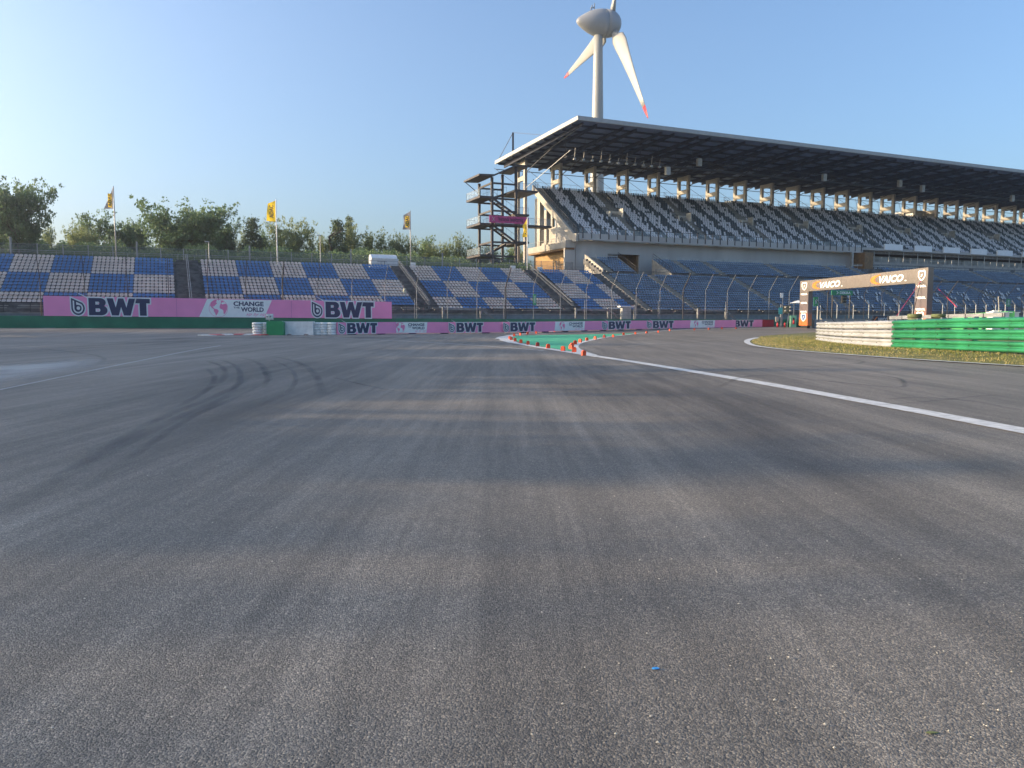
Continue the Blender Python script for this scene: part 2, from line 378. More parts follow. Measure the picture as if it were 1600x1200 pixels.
for nm, pl, o_ in (('tip', [(779.8,530.3),(781.5,527.3),(788,525.4),(800,524.2),(806,524.9),(799,527),(796.5,529.6),(805,533),(812,537.5),(795,535.6),(784,532.8)], .014),
               ('merge', [(893,547.5),(899,549.2),(904,548.6),(925,553.8),(940,557.2),(930,558.3),(905,554.3)], .014)):
    link('track_line', flat_poly('line_'+nm, gl(pl), o_, M_LINE), M_LINE).__setitem__('kind', 'structure')

# right verge edge line, grass island and bank
edge_px = [(1183,528.2),(1171,531.0),(1167,534.5),(1172,538.5),(1185,541.8),(1215,545.6),(1250,549.2),(1320,554.6),(1400,560.6),(1500,567.2),(1600,573.4)]
edge = gl(edge_px); d_ = np.array(edge[-1])-np.array(edge[-3]); edge += [tuple(np.array(edge[-1])+d_*k) for k in (1,2.2,3.6)]
EC = cr(edge, 1.0)
V, Fq, D = strip_geo(edge, [.4,.38,.3,.3,.3,.3,.3], .036); tag(link('track_line', np_mesh('verge_line', V, Fq), M_LINE), kind='structure')
def edist(x, y):
    x = np.asarray(x, float); y = np.asarray(y, float); d = np.full(x.shape, 1e9)
    for i in range(len(EC)-1):
        a = EC[i]; b = EC[i+1]; ab = b-a; L2 = (ab**2).sum()
        t = np.clip(((x-a[0])*ab[0]+(y-a[1])*ab[1])/L2, 0, 1)
        d = np.minimum(d, np.hypot(x-a[0]-t*ab[0], y-a[1]-t*ab[1]))
    return d
def grass_z(x, y):
    d = edist(x, y); k = np.interp(y, [20, 26, 35, 52], [.34,.30,.17,.03])
    mound = 1.75*np.exp(-(((x-41)/10)**2+((y-46)/9)**2))
    return gz(x,y)+.022+k*sstep(.15,3.2,d)+mound
gpoly = [tuple(p) for p in EC]+[(75,-5),(85,40),(70,72)]+gl([(1345,515.5),(1275,519.8),(1215,523.8),(1190,526.5)])
from mathutils.geometry import intersect_point_line
def inside(poly, x, y):
    c = np.zeros(np.shape(x), bool); n = len(poly)
    for i in range(n):
        x0, y0 = poly[i]; x1, y1 = poly[(i+1)%n]
        k = ((y0 > y) != (y1 > y)) & (x < (x1-x0)*(y-y0)/((y1-y0)+1e-12)+x0); c ^= k
    return c
M_VERGE = mat('verge_soil_grass', (.16,.15,.05), .95, var=.3, scale=1.3, bump=.6, bscale=40, col2=(.05,.065,.02))
vo = poly_grid('grass_verge', gpoly, .02, M_VERGE, 1.5)
co = np.zeros(len(vo.data.vertices)*3, np.float32); vo.data.vertices.foreach_get('co', co); co = co.reshape(-1,3)
co[:,2] = grass_z(co[:,0], co[:,1]); vo.data.vertices.foreach_set('co', co.ravel()); vo.data.update()
for p in vo.data.polygons: p.use_smooth = True
# blades
def blades(name, n, xr, yr, dens_y, hgt, material, seed=1, excl=None):
    rg = np.random.RandomState(seed)
    x = rg.uniform(*xr, n); y = rg.uniform(*yr, n); ok = inside(gpoly, x, y) & (edist(x, y) > .30); x = x[ok]; y = y[ok]
    ok = rg.rand(len(x)) < np.clip(dens_y(x, y), 0, 1); x = x[ok]; y = y[ok]; n = len(x)
    z = grass_z(x, y)-.01; a = rg.rand(n)*math.tau; h_ = hgt*(.5+rg.rand(n)); wd = .012+.012*rg.rand(n); lx = rg.normal(0,.35,n)*h_; ly = rg.normal(0,.35,n)*h_
    ca = np.cos(a)*wd; sa = np.sin(a)*wd
    V = np.stack([np.stack([x-ca,y-sa,z],1), np.stack([x+ca,y+sa,z],1), np.stack([x+lx,y+ly,z+h_],1)], 1).reshape(-1,3)
    Fq = np.arange(3*n).reshape(n,3)
    return tag(link(name, np_mesh(name, V, Fq), material), name.replace('_',' ')+' on the verge below the guardrail', 'grass', kind='stuff')
M_GR = leaf_mat('green_grass_blades', (.16,.17,.04), (.34,.33,.10))
M_DRY = leaf_mat('dry_grass_blades', (.42,.33,.13), (.66,.54,.24))
near = lambda x, y: np.exp(-np.maximum(0, edist(x,y)-4)/4)*np.interp(y,[15,30,60],[1,.9,.35])
blades('green_grass', 110000, (10,36), (16,72), lambda x,y: near(x,y)*(.35+.5*(edist(x,y)>1.2)), .070, M_GR, 1)
blades('dry_grass', 110000, (10,36), (16,72), lambda x,y: near(x,y)*np.where(edist(x,y)<1.6,1,.35), .060, M_DRY, 2)

# dust patch, tyre marks
def blob(poly, off, step=.7):
    P = np.array(poly); xs = np.arange(P[:,0].min(), P[:,0].max()+step, step); ys = np.arange(P[:,1].min(), P[:,1].max()+step, step)
    X, Y = np.meshgrid(xs, ys); ins = inside(poly, X, Y)
    d = np.full(X.shape, 1e9)
    for i in range(len(P)):
        a = P[i]; b = P[(i+1)%len(P)]; ab = b-a; t = np.clip(((X-a[0])*ab[0]+(Y-a[1])*ab[1])/((ab**2).sum()+1e-9), 0, 1)
        d = np.minimum(d, np.hypot(X-a[0]-t*ab[0], Y-a[1]-t*ab[1]))
    fd = np.where(ins, np.clip(d/1.6, 0, 1), 0); V = np.stack([X.ravel(),Y.ravel(),(gz(X,Y)+off).ravel()],1); nx = len(xs)
    i, j = np.meshgrid(np.arange(nx-1), np.arange(len(ys)-1)); a = (j*nx+i).ravel(); Fq = np.stack([a,a+1,a+nx+1,a+nx],1)
    Fq = Fq[(fd.ravel()[Fq] > 0).any(1)]
    return V, Fq, fd.ravel()
dust = gl([(-160,640),(-20,608),(90,587),(150,575),(178,567),(176,563),(165,560),(140,558),(60,566),(-60,573),(-200,585)])
M_DUST = mask_mat('pale_dust', (.46,.47,.46), (.6,.25,1),   .16, .46, .72, .8, R(-25), 30)
fade_obj('dust_patch', [blob(dust, .004)], M_DUST)
M_SKID = mask_mat('rubber_marks', (.025,.025,.028), (1.4,.5,1), .24, .62, .36, .5, R(-20), 90)
M_RUB_SHADE = mask_mat('rubber_and_shade', (.020,.020,.023), (.8,.16,1), .35, .68, .36, .55, R(-38), 50)
sk = []
def arc_px(L, wpx=.28): sk.append(strip_geo(gl(L), wpx*.8, .0045+.0006*len(sk), .3, True, 4))
arc_px([(505,617),(500,603),(494,588),(480,574),(455,563),(420,556)], .30)
arc_px([(420,596),(416,581),(404,568),(385,561),(370,558)], .28)
arc_px([(412,606),(417,590),(408,574)], .22)
arc_px([(300,620),(340,600),(352,585),(345,572),(320,563)], .25)
arc_px([(320,640),(362,612),(376,590),(368,572),(345,562)], .25)
arc_px([(250,650),(320,612),(335,590),(322,575)], .22)
arc_px([(60,770),(160,705),(260,650),(340,618),(392,590)], .28)
arc_px([(120,775),(215,708),(300,652),(372,620),(425,592)], .2)
arc_px([(395,640),(450,612),(462,592),(452,575),(425,562)], .18)
arc_px([(0,800),(100,745),(220,680),(330,632),(400,600)], .35)
arc_px([(520,590),(560,600),(620,612),(700,622)], .12)
arc_px([(60,545),(110,550),(150,556),(163,562),(150,570)], .3)
arc_px([(260,560),(330,548),(400,538),(470,531)], .35)
arc_px([(230,548),(300,541),(380,533),(450,527)], .3)
arc_px([(1120,607),(1160,590),(1210,588),(1300,597),(1400,606),(1412,598),(1395,590),(1330,582),(1230,577)], .2)
arc_px([(1050,588),(1180,577),(1290,572),(1350,566),(1300,560),(1200,556)], .22)
arc_px([(1380,625),(1440,622),(1520,628),(1600,643)], .2)
arc_px([(1330,636),(1430,630),(1530,620),(1600,617)], .12)
arc_px([(930,545),(1000,541),(1080,536),(1140,530)], .3)
arc_px([(900,532),(960,533),(1030,531),(1100,526)], .2)
fade_obj('tyre_marks', sk, M_SKID)
rb = [strip_geo(gl([(-100,830),(100,730),(260,655),(380,605),(430,580),(440,560)]), [3,5,7,8,8], .002, .6, True, 8),
      strip_geo(gl([(-100,560),(100,545),(250,535),(330,528),(600,528),(800,535)]), [6,7,8,9,10], .0025, .8, True, 8)]
rb.append(strip_geo(gl([(905,566),(1010,600),(1150,650),(1350,730),(1600,850),(1900,1000)]), [6,6,6,5,4,4], .0022, .6, True, 8))  # right-hand band: shade painted into the asphalt colour; the two left strips are rubber
fade_obj('rubber_shade_patch', rb, M_RUB_SHADE)

# kerb
kb = gl([(322,524.6),(335,524.0),(350,523.6),(365,523.4),(380,523.4),(395,523.6),(412,524.0)])
for i in range(6):
    a = Vector((*kb[i],0)); b = Vector((*kb[i+1],0)); d = (b-a).normalized(); nn = Vector((-d.y,d.x,0)); wk = .9
    za = float(gz(a.x,a.y))
    mb = MB().hexa([a-nn*.3+Vector((0,0,za)), b-nn*.3+Vector((0,0,za)), b+nn*wk+Vector((0,0,za)), a+nn*wk+Vector((0,0,za)),
                    a-nn*.3+Vector((0,0,za+.03)), b-nn*.3+Vector((0,0,za+.03)), b+nn*wk+Vector((0,0,za+.10)), a+nn*wk+Vector((0,0,za+.10))])
    mb.build('kerb', M_LINE if i % 2 == 0 else M_KRED).__setitem__('kind', 'structure')

# ------------------------------------------------------------------ flat lettering
DG = lambda: bpy.context.evaluated_depsgraph_get()
def curve_mesh(c):
    o = bpy.data.objects.new('tmp', c); COL.objects.link(o); bpy.context.view_layer.update()
    me = bpy.data.meshes.new_from_object(o.evaluated_get(DG())); bpy.data.objects.remove(o)
    V = np.zeros(len(me.vertices)*3, np.float32); me.vertices.foreach_get('co', V); V = V.reshape(-1,3)
    Fs = [tuple(p.vertices) for p in me.polygons]; bpy.data.meshes.remove(me); return V[:, :2].copy(), Fs
CACHE = {}
def glyph_text(txt, bold=.0, shear=0.0, space=1.0):
    k = ('t', txt, bold, shear, space)
    if k not in CACHE:
        c = bpy.data.curves.new('txt', 'FONT'); c.body = txt; c.offset = bold; c.shear = shear; c.space_character = space; c.resolution_u = 3
        CACHE[k] = curve_mesh(c)
    return CACHE[k]
def glyph_poly(key, polys, off=0.0):
    k = (key, off)
    if k not in CACHE:
        c = bpy.data.curves.new('pl', 'CURVE'); c.dimensions = '2D'; c.fill_mode = 'BOTH'; c.offset = off
        for P in polys:
            s = c.splines.new('POLY'); s.points.add(len(P)-1); s.use_cyclic_u = True
            for q, p in zip(s.points, P): q.co = (p[0], p[1], 0, 1)
        CACHE[k] = curve_mesh(c)
    return CACHE[k]
def arcp(cx, cy, r, a0, a1, n, ry=None):
    ry = r if ry is None else ry
    return [(cx+r*math.cos(R(a0+(a1-a0)*i/n)), cy+ry*math.sin(R(a0+(a1-a0)*i/n))) for i in range(n+1)]
LB = [[(0,0),(.66,0)]+arcp(.66,.29,.34,-80,70,8,.29)+arcp(.62,.74,.30,-50,90,8,.26)+[(0,1)],
      [(.36,.20),(.36,.40),(.56,.40),(.61,.35),(.61,.25),(.56,.20)], [(.36,.62),(.36,.79),(.53,.79),(.57,.75),(.57,.66),(.53,.62)]]
LW = [[(.97,1),(1.31,1),(1.45,.46),(1.60,1),(1.88,1),(2.03,.46),(2.18,1),(2.52,1),(2.25,0),(1.88,0),(1.74,.5),(1.60,0),(1.23,0)]]
LT = [[(2.60,1),(3.34,1),(3.34,.73),(3.14,.73),(3.14,0),(2.76,0),(2.76,.73),(2.53,.73)]]
def drop(k):
    cx, cy, r = .47, .40, .40*k
    top = .42+.58*k
    return [(cx-r, cy), (cx-r, top-.02*k)]+arcp(cx, cy, r, 52, -180, 18)[:-1]
DROPS = [drop(1), drop(.76), drop(.54), arcp(.49,.40,.105,0,340,14)]
_d = DROPS[2]; DROPS[2] = [_d[0], (_d[0][0], .90), (_d[0][0]+.115, .84), (_d[0][0]+.115, .60)]+_d[2:]
class Face:
    """a printed face: origin O (3D), unit ux along it, normal nrm towards the viewer"""
    def __init__(s, O, ux, nrm, uz=(0,0,1)):
        s.O = Vector(O); s.ux = Vector(ux).normalized(); s.n = Vector(nrm).normalized(); s.uz = Vector(uz)
    def px(s, px, py):
        r = Vector(ray(px, py)); o = Vector((0,0,H)); k = (s.O-o).dot(s.n)/r.dot(s.n); p = o+r*k-s.O
        return p.dot(s.ux), p.dot(s.uz)
    def P(s, x, z, off=0): return s.O+s.ux*x+s.uz*z+s.n*off
    def put(s, name, glyph, x0, x1, z0, z1, mat_, parent, off=.01, fit=None, slant=0):
        V, Fs = glyph
        if fit is None: mn = V.min(0); mx = V.max(0)
        else: mn, mx = np.array(fit[0]), np.array(fit[1])
        sx = (x1-x0)/(mx[0]-mn[0]); sz = (z1-z0)/(mx[1]-mn[1])
        m = MB(); m.v = [tuple(s.P(x0+(v[0]-mn[0])*sx, z0+(v[1]-mn[1])*sz, off)) for v in V]; m.f = list(Fs)
        return m.build(name, mat_, parent)
    def quad(s, name, pts, mat_, parent, off=.01):
        m = MB(); m.v = [tuple(s.P(x, z, off)) for x, z in pts]; m.f = [tuple(range(len(pts)))]
        return m.build(name, mat_, parent)
def merge_gl(*gs):
    V = []; Fs = []; b = 0
    for v, f in gs: V.append(v); Fs += [tuple(i+b for i in q) for q in f]; b += len(v)
    return np.concatenate(V), Fs
def BWT(face, x0, x1, z0, z1, parent):
    """drop emblem and letters with white outlines"""
    wL = (x1-x0)*.785; xL = x1-wL
    fit = ((0,0),(3.34,1))
    o = merge_gl(glyph_poly('B', LB, .075), glyph_poly('W', LW, .075), glyph_poly('T', LT, .075))
    a = face.put('letter_outline', o, xL, x1, z0, z1, M_WHITE, parent, .012, fit)
    face.put('lettering', merge_gl(glyph_poly('B', LB), glyph_poly('W', LW), glyph_poly('T', LT)), xL, x1, z0, z1, M_NAVY, a, .02, fit)
    xe = x0+(x1-x0)*.165; fd = ((.07,0),(.87,1))
    e = face.put('emblem', glyph_poly('d0', [DROPS[0]], .075), x0, xe, z0, z1, M_WHITE, parent, .012, fd)
    face.put('emblem_ring', glyph_poly('d1', [DROPS[0]]), x0, xe, z0, z1, M_NAVY, e, .018, fd)
    face.put('emblem_gap', glyph_poly('d2', [DROPS[1]]), x0, xe, z0, z1, M_WHITE, e, .024, fd)
    face.put('emblem_ring', glyph_poly('d3', [DROPS[2]]), x0, xe, z0, z1, M_NAVY, e, .030, fd)
    face.put('emblem_gap', glyph_poly('d4', [DROPS[3]]), x0, xe, z0, z1, M_WHITE, e, .036, fd)
CONT = [[(-.75,.62),(-.55,.85),(-.25,.93),(-.1,.82),(-.28,.7),(-.12,.55),(-.3,.38),(-.45,.2),(-.62,.18),(-.5,.02),(-.35,-.08),(-.12,-.12),(.02,-.3),(-.08,-.55),(-.28,-.85),(-.36,-.55),(-.5,-.3),(-.48,-.12),(-.7,.05),(-.88,.3)],
        [(.25,.86),(.5,.8),(.62,.68),(.4,.66),(.3,.52),(.45,.42),(.6,.5),(.8,.5),(.93,.3),(.9,-.1),(.8,-.35),(.66,-.62),(.52,-.6),(.5,-.25),(.38,-.1),(.22,-.08),(.12,.1),(.16,.36),(.3,.62)],
        [(-.05,.98),(.12,.99),(.05,.84)]]
def WORLD(face, x0, x1, z0, z1, parent, slant=.0):
    """white panel: globe, CHANGE THE WORLD, sip by sip; x0..x1 at mid height"""
    hh = z1-z0; sl = slant*hh
    face.quad('white_field', [(x0-sl,z0),(x1-sl,z0),(x1+sl,z1),(x0+sl,z1)], M_BWHITE, parent, .008)
    r = hh*.5; cx = x0+(x1-x0)*.23; cz = (z0+z1)/2; L = x1-x0
    ring = glyph_poly('ring', [arcp(0,0,1,0,355,40), arcp(0,0,.965,0,355,40)])
    g = face.put('globe', ring, cx-r, cx+r, cz-r, cz+r, M_PINK2, parent, .014, ((-1,-1),(1,1)))
    face.put('continents', glyph_poly('cont', CONT), cx-r, cx+r, cz-r, cz+r, M_PINK2, g, .014, ((-1,-1),(1,1)))
    xa = x0+L*.46; xb = x0+L*.93
    face.put('lettering', glyph_text('CHANGE', .035), xa, xb, z0+hh*.64, z0+hh*.90, M_NAVY, parent, .014)
    face.put('lettering', glyph_text('WORLD', .035), xa+(xb-xa)*.24, xb, z0+hh*.32, z0+hh*.58, M_NAVY, parent, .014)
    face.put('lettering', glyph_text('THE', .02), xa, xa+(xb-xa)*.20, z0+hh*.50, z0+hh*.60, M_NAVY, parent, .014)
    face.put('lettering', glyph_text('sip by sip', .0, .5), xa+(xb-xa)*.40, xb+L*.03, z0+hh*.06, z0+hh*.27, M_PINK2, parent, .014)

# ------------------------------------------------------------------ green wall and big banner
TG = -6.5
def topz(s): return float(np.interp(s, [0, 5, 41, 60, 110, 300], [1.82,1.78,1.53,1.45,1.40,1.4]))
gw = MB(); segs = list(np.arange(-60, 300, 6.0))
for a, b in zip(segs[:-1], segs[1:]):
    za, zb = topz(a), topz(b)
    gw.hexa([W(a,TG,-.1),W(b,TG,-.1),W(b,TG+.35,-.1),W(a,TG+.35,-.1),W(a,TG,za),W(b,TG,zb),W(b,TG+.35,zb),W(a,TG+.35,za)])
wt = thing('barrier_wall', 'long low green painted concrete wall running in front of the seating', 'wall', W(20,TG,0))
gw.build('wall', M_GWALL, wt)
cb = MB()
for a, b in zip(segs[:-1], segs[1:]): cb.bst(a, b, TG-.55, TG-.002, -.1, topz(a)-1.30+.06)
cb.build('base_kerb', M_CONC, wt)
s0, zt0 = at_t(67,462,TG-.12); s1, zt1 = at_t(612,471.7,TG-.12); _, zb0 = at_t(67,493.4,TG-.12); _, zb1 = at_t(612,497.8,TG-.12)
bn = thing('advertising_banner', 'long tall pink advertising banner with two navy BWT logos above the green wall', 'banner', W((s0+s1)/2, TG-.12, zb0))
mb = MB().hexa([W(s0,TG-.12,zb0),W(s1,TG-.12,zb1),W(s1,TG-.06,zb1),W(s0,TG-.06,zb0),W(s0,TG-.12,zt0),W(s1,TG-.12,zt1),W(s1,TG-.06,zt1),W(s0,TG-.06,zt0)])
mb.build('panel', M_PINK, bn)
uxb = Vector(W(s1,TG,zt1))-Vector(W(s0,TG,zt0)); FB = Face(W(s0,TG-.125,zb0), uxb, (DY,-DX,0)); FB.n = Vector((DY,-DX,0))
def fspan(F, a, b): return F.px(*a)[0], F.px(*b)[0]
HB = zt0-zb0
sh = (zt1-zb1)/(zt0-zb0)
x0, x1 = fspan(FB, (111.5,478), (234.5,478)); BWT(FB, x0, x1, .05*HB, .93*HB, bn)
x0, x1 = fspan(FB, (487.5,484), (584,484)); BWT(FB, x0, x1, .05*HB, .95*HB, bn)
x0, x1 = fspan(FB, (317.5,480), (419,480)); WORLD(FB, x0, x1, .005*HB, .975*HB, bn, .22)
for pxx in (276, 455.5):
    x, _ = FB.px(pxx, 480); FB.quad('seam', [(x-.012,.01),(x+.012,.01),(x+.012,HB*.97),(x-.012,HB*.97)], mat('seam_pink', (.45,.12,.3), .6), bn, .006)
for s in np.arange(s0+.5, s1, 3.9): MB().bst(s-.05, s+.05, TG-.055, TG-.003, 1.75, 3.4).build('bracket', M_STEEL, bn)

# ------------------------------------------------------------------ low pink barrier line
lw_px = [(528,523.6),(620,521.8),(720,520.9),(800,519.9),(838,519.2),(900,517.5),(985,515.0),(1070,513.4),(1150,512.0),(1190,511.3),(1208,511.2)]
base_h = [19.8,18.6,17.6,16.9,16.4,15.4,13.9,12.8,12.0,11.8,11.6]
Y_ = [70.6,74.5,77.0,79.5,81.3,86.0,93.4,101.5,108.6,111.6,112.6]
lwp = [((px-800)/1200*Yd, Yd) for (px,_), Yd in zip(lw_px, Y_)]
LWZ = [H-(py-498)/1200*Yd for (_,py), Yd in zip(lw_px, Y_)]; LWH = [h*Yd/1200 for h, Yd in zip(base_h, Y_)]
lb = thing('advertising_barrier', 'long low pink barrier line with BWT banners curving toward the arch', 'barrier', (lwp[4][0], lwp[4][1], 0))
for i in range(len(lwp)-1):
    a, b = Vector(lwp[i]), Vector(lwp[i+1]); d = (b-a).normalized(); nn = Vector((-d.y, d.x))
    red = i == len(lwp)-2
    za, zb = LWZ[i], LWZ[i+1]; ha, hb = LWH[i], LWH[i+1]; q = a+nn*.5; q2 = b+nn*.5
    MB().hexa([(*a,za+.07),(*b,zb+.07),(*q2,zb+.07),(*q,za+.07),(*a,za+ha),(*b,zb+hb),(*q2,zb+hb),(*q,za+ha)]).build('barrier_block', M_RED if red else M_PINK, lb)
    n = max(1, int((b-a).length/3))
    for k in range(n):
        c = a+(b-a)*((k+.5)/n)+nn*.25; MB().obox(c, (d.x,d.y), (nn.x,nn.y), .35, .2, float(gz(c.x,c.y))-.02, za+.12).build('foot', M_BLACK, lb)
def lw_face(px):
    for i in range(len(lwp)-1):
        if lw_px[i][0] <= px <= lw_px[i+1][0]: break
    a, b = lwp[i], lwp[i+1]; d = Vector((b[0]-a[0], b[1]-a[1], LWZ[i+1]-LWZ[i])); dd = Vector((b[0]-a[0], b[1]-a[1],0)).normalized()
    F = Face((a[0],a[1],LWZ[i]), d, (dd.y,-dd.x,0)); F.n = Vector((dd.y,-dd.x,0)); return F, (LWH[i]+LWH[i+1])/2
for a, b in ((528.8,589),(701.5,754.5),(786.5,836),(941,985),(1011,1052),(1139,1177)):
    F, hh = lw_face((a+b)/2); x0 = F.px(a,510)[0]; x1 = F.px(b,510)[0]; BWT(F, x0, x1, .13*hh, .95*hh, lb)
for a, b in ((612,667),(867,913.5),(1078.5,1116.5)):
    F, hh = lw_face((a+b)/2); x0 = F.px(a,510)[0]; x1 = F.px(b,510)[0]; WORLD(F, x0, x1, .09*hh, .995*hh, lb, .06)

# white / green barrier group at the left end
def tyre_prof(r, h): return [(r*.80,0),(r*.97,h*.12),(r,h*.35),(r,h*.65),(r*.97,h*.88),(r*.80,h)]
def tyre_stack(x, y, z, r, n, h, m_, label, group, cap=True):
    t = thing('tyre_stack', label, 'tyre stack', (x,y,z), group)
    for k in range(n):
        MB().lathe((x+random.uniform(-.015,.015),y+random.uniform(-.015,.015),z+k*h), tyre_prof(r, h*.97), 22).build('tyre', m_, t, smooth=True)
    return t
def gpos(px, Yd): return ((px-800)/1200*Yd, Yd)
x, y = gpos(404, 70.2); tyre_stack(x,y,0,.50,5,.235,M_TYREW,'white painted tyre stack at the far left end of the barrier line','white painted tyre stacks')
x, y = gpos(416, 71.4); tyre_stack(x,y,0,.42,5,.235,M_TYREW,'white tyre stack half hidden behind the green block','white painted tyre stacks')
for px_, lab in ((497.5,'first white tyre stack right of the plain white barrier'),(507.5,'middle white tyre stack between white barrier and pink banner'),(519.5,'white tyre stack touching the pink banner of the low barrier')):
    x, y = gpos(px_, 70.8); tyre_stack(x,y,0,.40 if px_<519 else .44,5,.235,M_TYREW,lab,'white painted tyre stacks')
x, y = gpos(432.5, 70.0)
gb = MB(); hh = 1.28
prof = [(-.72,0),(.72,0),(.76,.1),(.76,hh-.12),(.66,hh),(-.66,hh),(-.76,hh-.12),(-.76,.1)]
gb.prism([(x+a, y-.4, z) for a, z in prof], (0,.8,0))
tag(gb.build('barrier_block', M_GREENB, None, (x,y,0)), 'plain green plastic barrier block beside the white tyre stacks', 'barrier')
x0, y0 = gpos(445, 70.2); x1, _ = gpos(491, 70.4)
t = thing('plastic_barrier', 'plain white barrier block between green block and white tyres', 'barrier', ((x0+x1)/2, y0, 0))
m_ = MB(); zz = 1.2; ym = y0
out = [(x0,.0),(x0+.25,0),(x0+.25,.12),(x0+.65,.12),(x0+.65,0),(x1-.85,0),(x1-.85,.12),(x1-.45,.12),(x1-.45,0),(x1,0),(x1,zz),(x0,zz)]
m_.prism([(a, ym, z) for a, z in out], (0,.6,0)); m_.build('barrier_body', mat('white_barrier_plastic', (.78,.78,.77), .55, var=.08), t)
MB().box(x0,x1,ym-.02,ym+.62,zz,zz+.05).build('top_edge', M_WHITE, t)
# lamp unit
x, y = gpos(422, 70.6)
t = thing('signal_lamp', 'pair of round signal lamps in a clear white box on the green block', 'lamp', (x,y,1.28))
MB().bar((x,y,1.24),(x,y,1.45),.06).build('post', M_STEELL, t)
MB().box(x-.33,x+.33,y+.02,y+.22,1.42,1.95).build('housing', M_TENT, t)
for k in (-1,1):
    m_ = MB(); m_.tube((x+k*.155,y+.02,1.70),(x+k*.155,y-.10,1.70),.14,.12,16); lo = m_.build('lamp_hood', M_WHITE, t)
    MB().tube((x+k*.155,y-.102,1.70),(x+k*.155,y-.108,1.70),.09,.09,16).build('lens', M_STEEL, lo)

# ------------------------------------------------------------------ orange marker blocks
bpx = [(796.4,530),(798.7,531.8,1),(804.9,534),(813.9,536.4),(825,539),(840,541.7,1),(856.4,544.8),(879.7,548.7),(892,545.8),(893.8,542.5),(897.3,550.7),(912,556),
       (898.5,538.6),(906.5,535.5),(917,532.7),(930,530.5),(944,528,1),(803.4,525.8),(813,524.3),(824.3,522.8),(837.7,521.5),(866.5,518.6),(884.2,517.8),
       (958,527.2),(974.3,524),(992.7,522.5),(1010.3,521.2),(1028.3,519.9),(1046.3,517.2),(1085,516.1),(1107.5,515.4),(1128,514.3),(1150,514.3)]
ordn = ['nearest','second nearest','third nearest','fourth nearest','fifth nearest','sixth nearest','seventh nearest','eighth nearest','ninth nearest','tenth nearest']
bl = sorted([(*G(b[0], b[1]-.2), b[0], len(b) > 2) for b in bpx], key=lambda q: q[1])
def words(n):
    a = ['zeroth','first','second','third','fourth','fifth','sixth','seventh','eighth','ninth','tenth','eleventh','twelfth','thirteenth','fourteenth','fifteenth','sixteenth','seventeenth','eighteenth','nineteenth']
    if n < 20: return a[n]
    tens = {2:'twent',3:'thirt',4:'fort',5:'fift'}[n//10]
    return tens+'ieth' if n % 10 == 0 else tens+'y-'+a[n%10]
pro = None
for i, (x, y, px_, dk) in enumerate(bl):
    side = 'green tip' if px_ < 890 else 'pit lane curve'
    lab = ('dark red' if dk else 'orange')+' marker block beside the '+side+', '+words(i+1)+' nearest the camera'
    if pro is None:
        pts = [(-.09,-.06,0),(.09,-.06,0),(.09,-.06,.14)]+[(.09*math.cos(R(a)),-.06,.14+.08*math.sin(R(a))) for a in (20,45,70,90,110,135,160)]+[(-.09,-.06,.14)]
        m_ = MB().prism(pts, (0,.12,0)); me_o = m_.build('marker_block', M_ORANGE); pro = me_o.data; o = me_o
        pro_d = pro.copy(); pro_d.materials.clear(); pro_d.materials.append(M_DORANGE)
    else:
        o = bpy.data.objects.new('marker_block', pro_d if dk else pro); COL.objects.link(o)
    o.location = (x, y, float(gz(x,y))+.012); o.rotation_euler = (0,0,random.uniform(-.7,.5)); k = random.uniform(.95,1.1); o.scale = (k,k,k)
    tag(o, lab, 'marker block', 'marker blocks along the white lines')

# ------------------------------------------------------------------ debris on the asphalt
x, y = G(1024,1046); m_ = MB().prism([(x+a,y+b,.004) for a,b in ((-.016,-.004),(-.008,-.009),(.01,-.008),(.018,-.001),(.008,.007),(-.01,.006))], (0,0,.004))
tag(m_.build('plastic_scrap', mat('blue_scrap', (.05,.35,.8), .4), None, (x,y,0)), 'small bright blue plastic scrap lying on the near asphalt', 'litter')
x, y = G(1455,1146); m_ = MB().prism([(x+a,y+b,.004) for a,b in ((-.022,-.002),(-.008,-.008),(.014,-.006),(.026,-.003),(.012,.004),(-.008,.006))], (0,0,.002))
tag(m_.build('leaf', M_LEAFB, None, (x,y,0)), 'small green leaf lying on asphalt at the lower right', 'leaf')
rg = np.random.RandomState(5); nS = 520
pxs = rg.uniform(0,1600,nS); pys = 575+rg.rand(nS)**1.3*600; keep = rg.rand(nS) < np.where(pxs > 850, 1, .4)
V = []; Fs = []
for a, b in zip(pxs[keep], pys[keep]):
    x, y = G(a, b); s_ = rg.uniform(.002,.0062); b0 = len(V)
    for k in range(5):
        th = k*math.tau/5+rg.rand()*.6; V.append((x+s_*math.cos(th)*1.3, y+s_*math.sin(th), .006))
    V.append((x,y,.006+s_)); Fs += [(b0+k, b0+(k+1)%5, b0+5) for k in range(5)]
me = bpy.data.meshes.new('gravel'); me.from_pydata(V, [], Fs)
tag(link('gravel', me, mat('pale_chips', (.5,.46,.38), .8)), 'pale stone chips and crumbs scattered over the asphalt', 'gravel', kind='stuff')

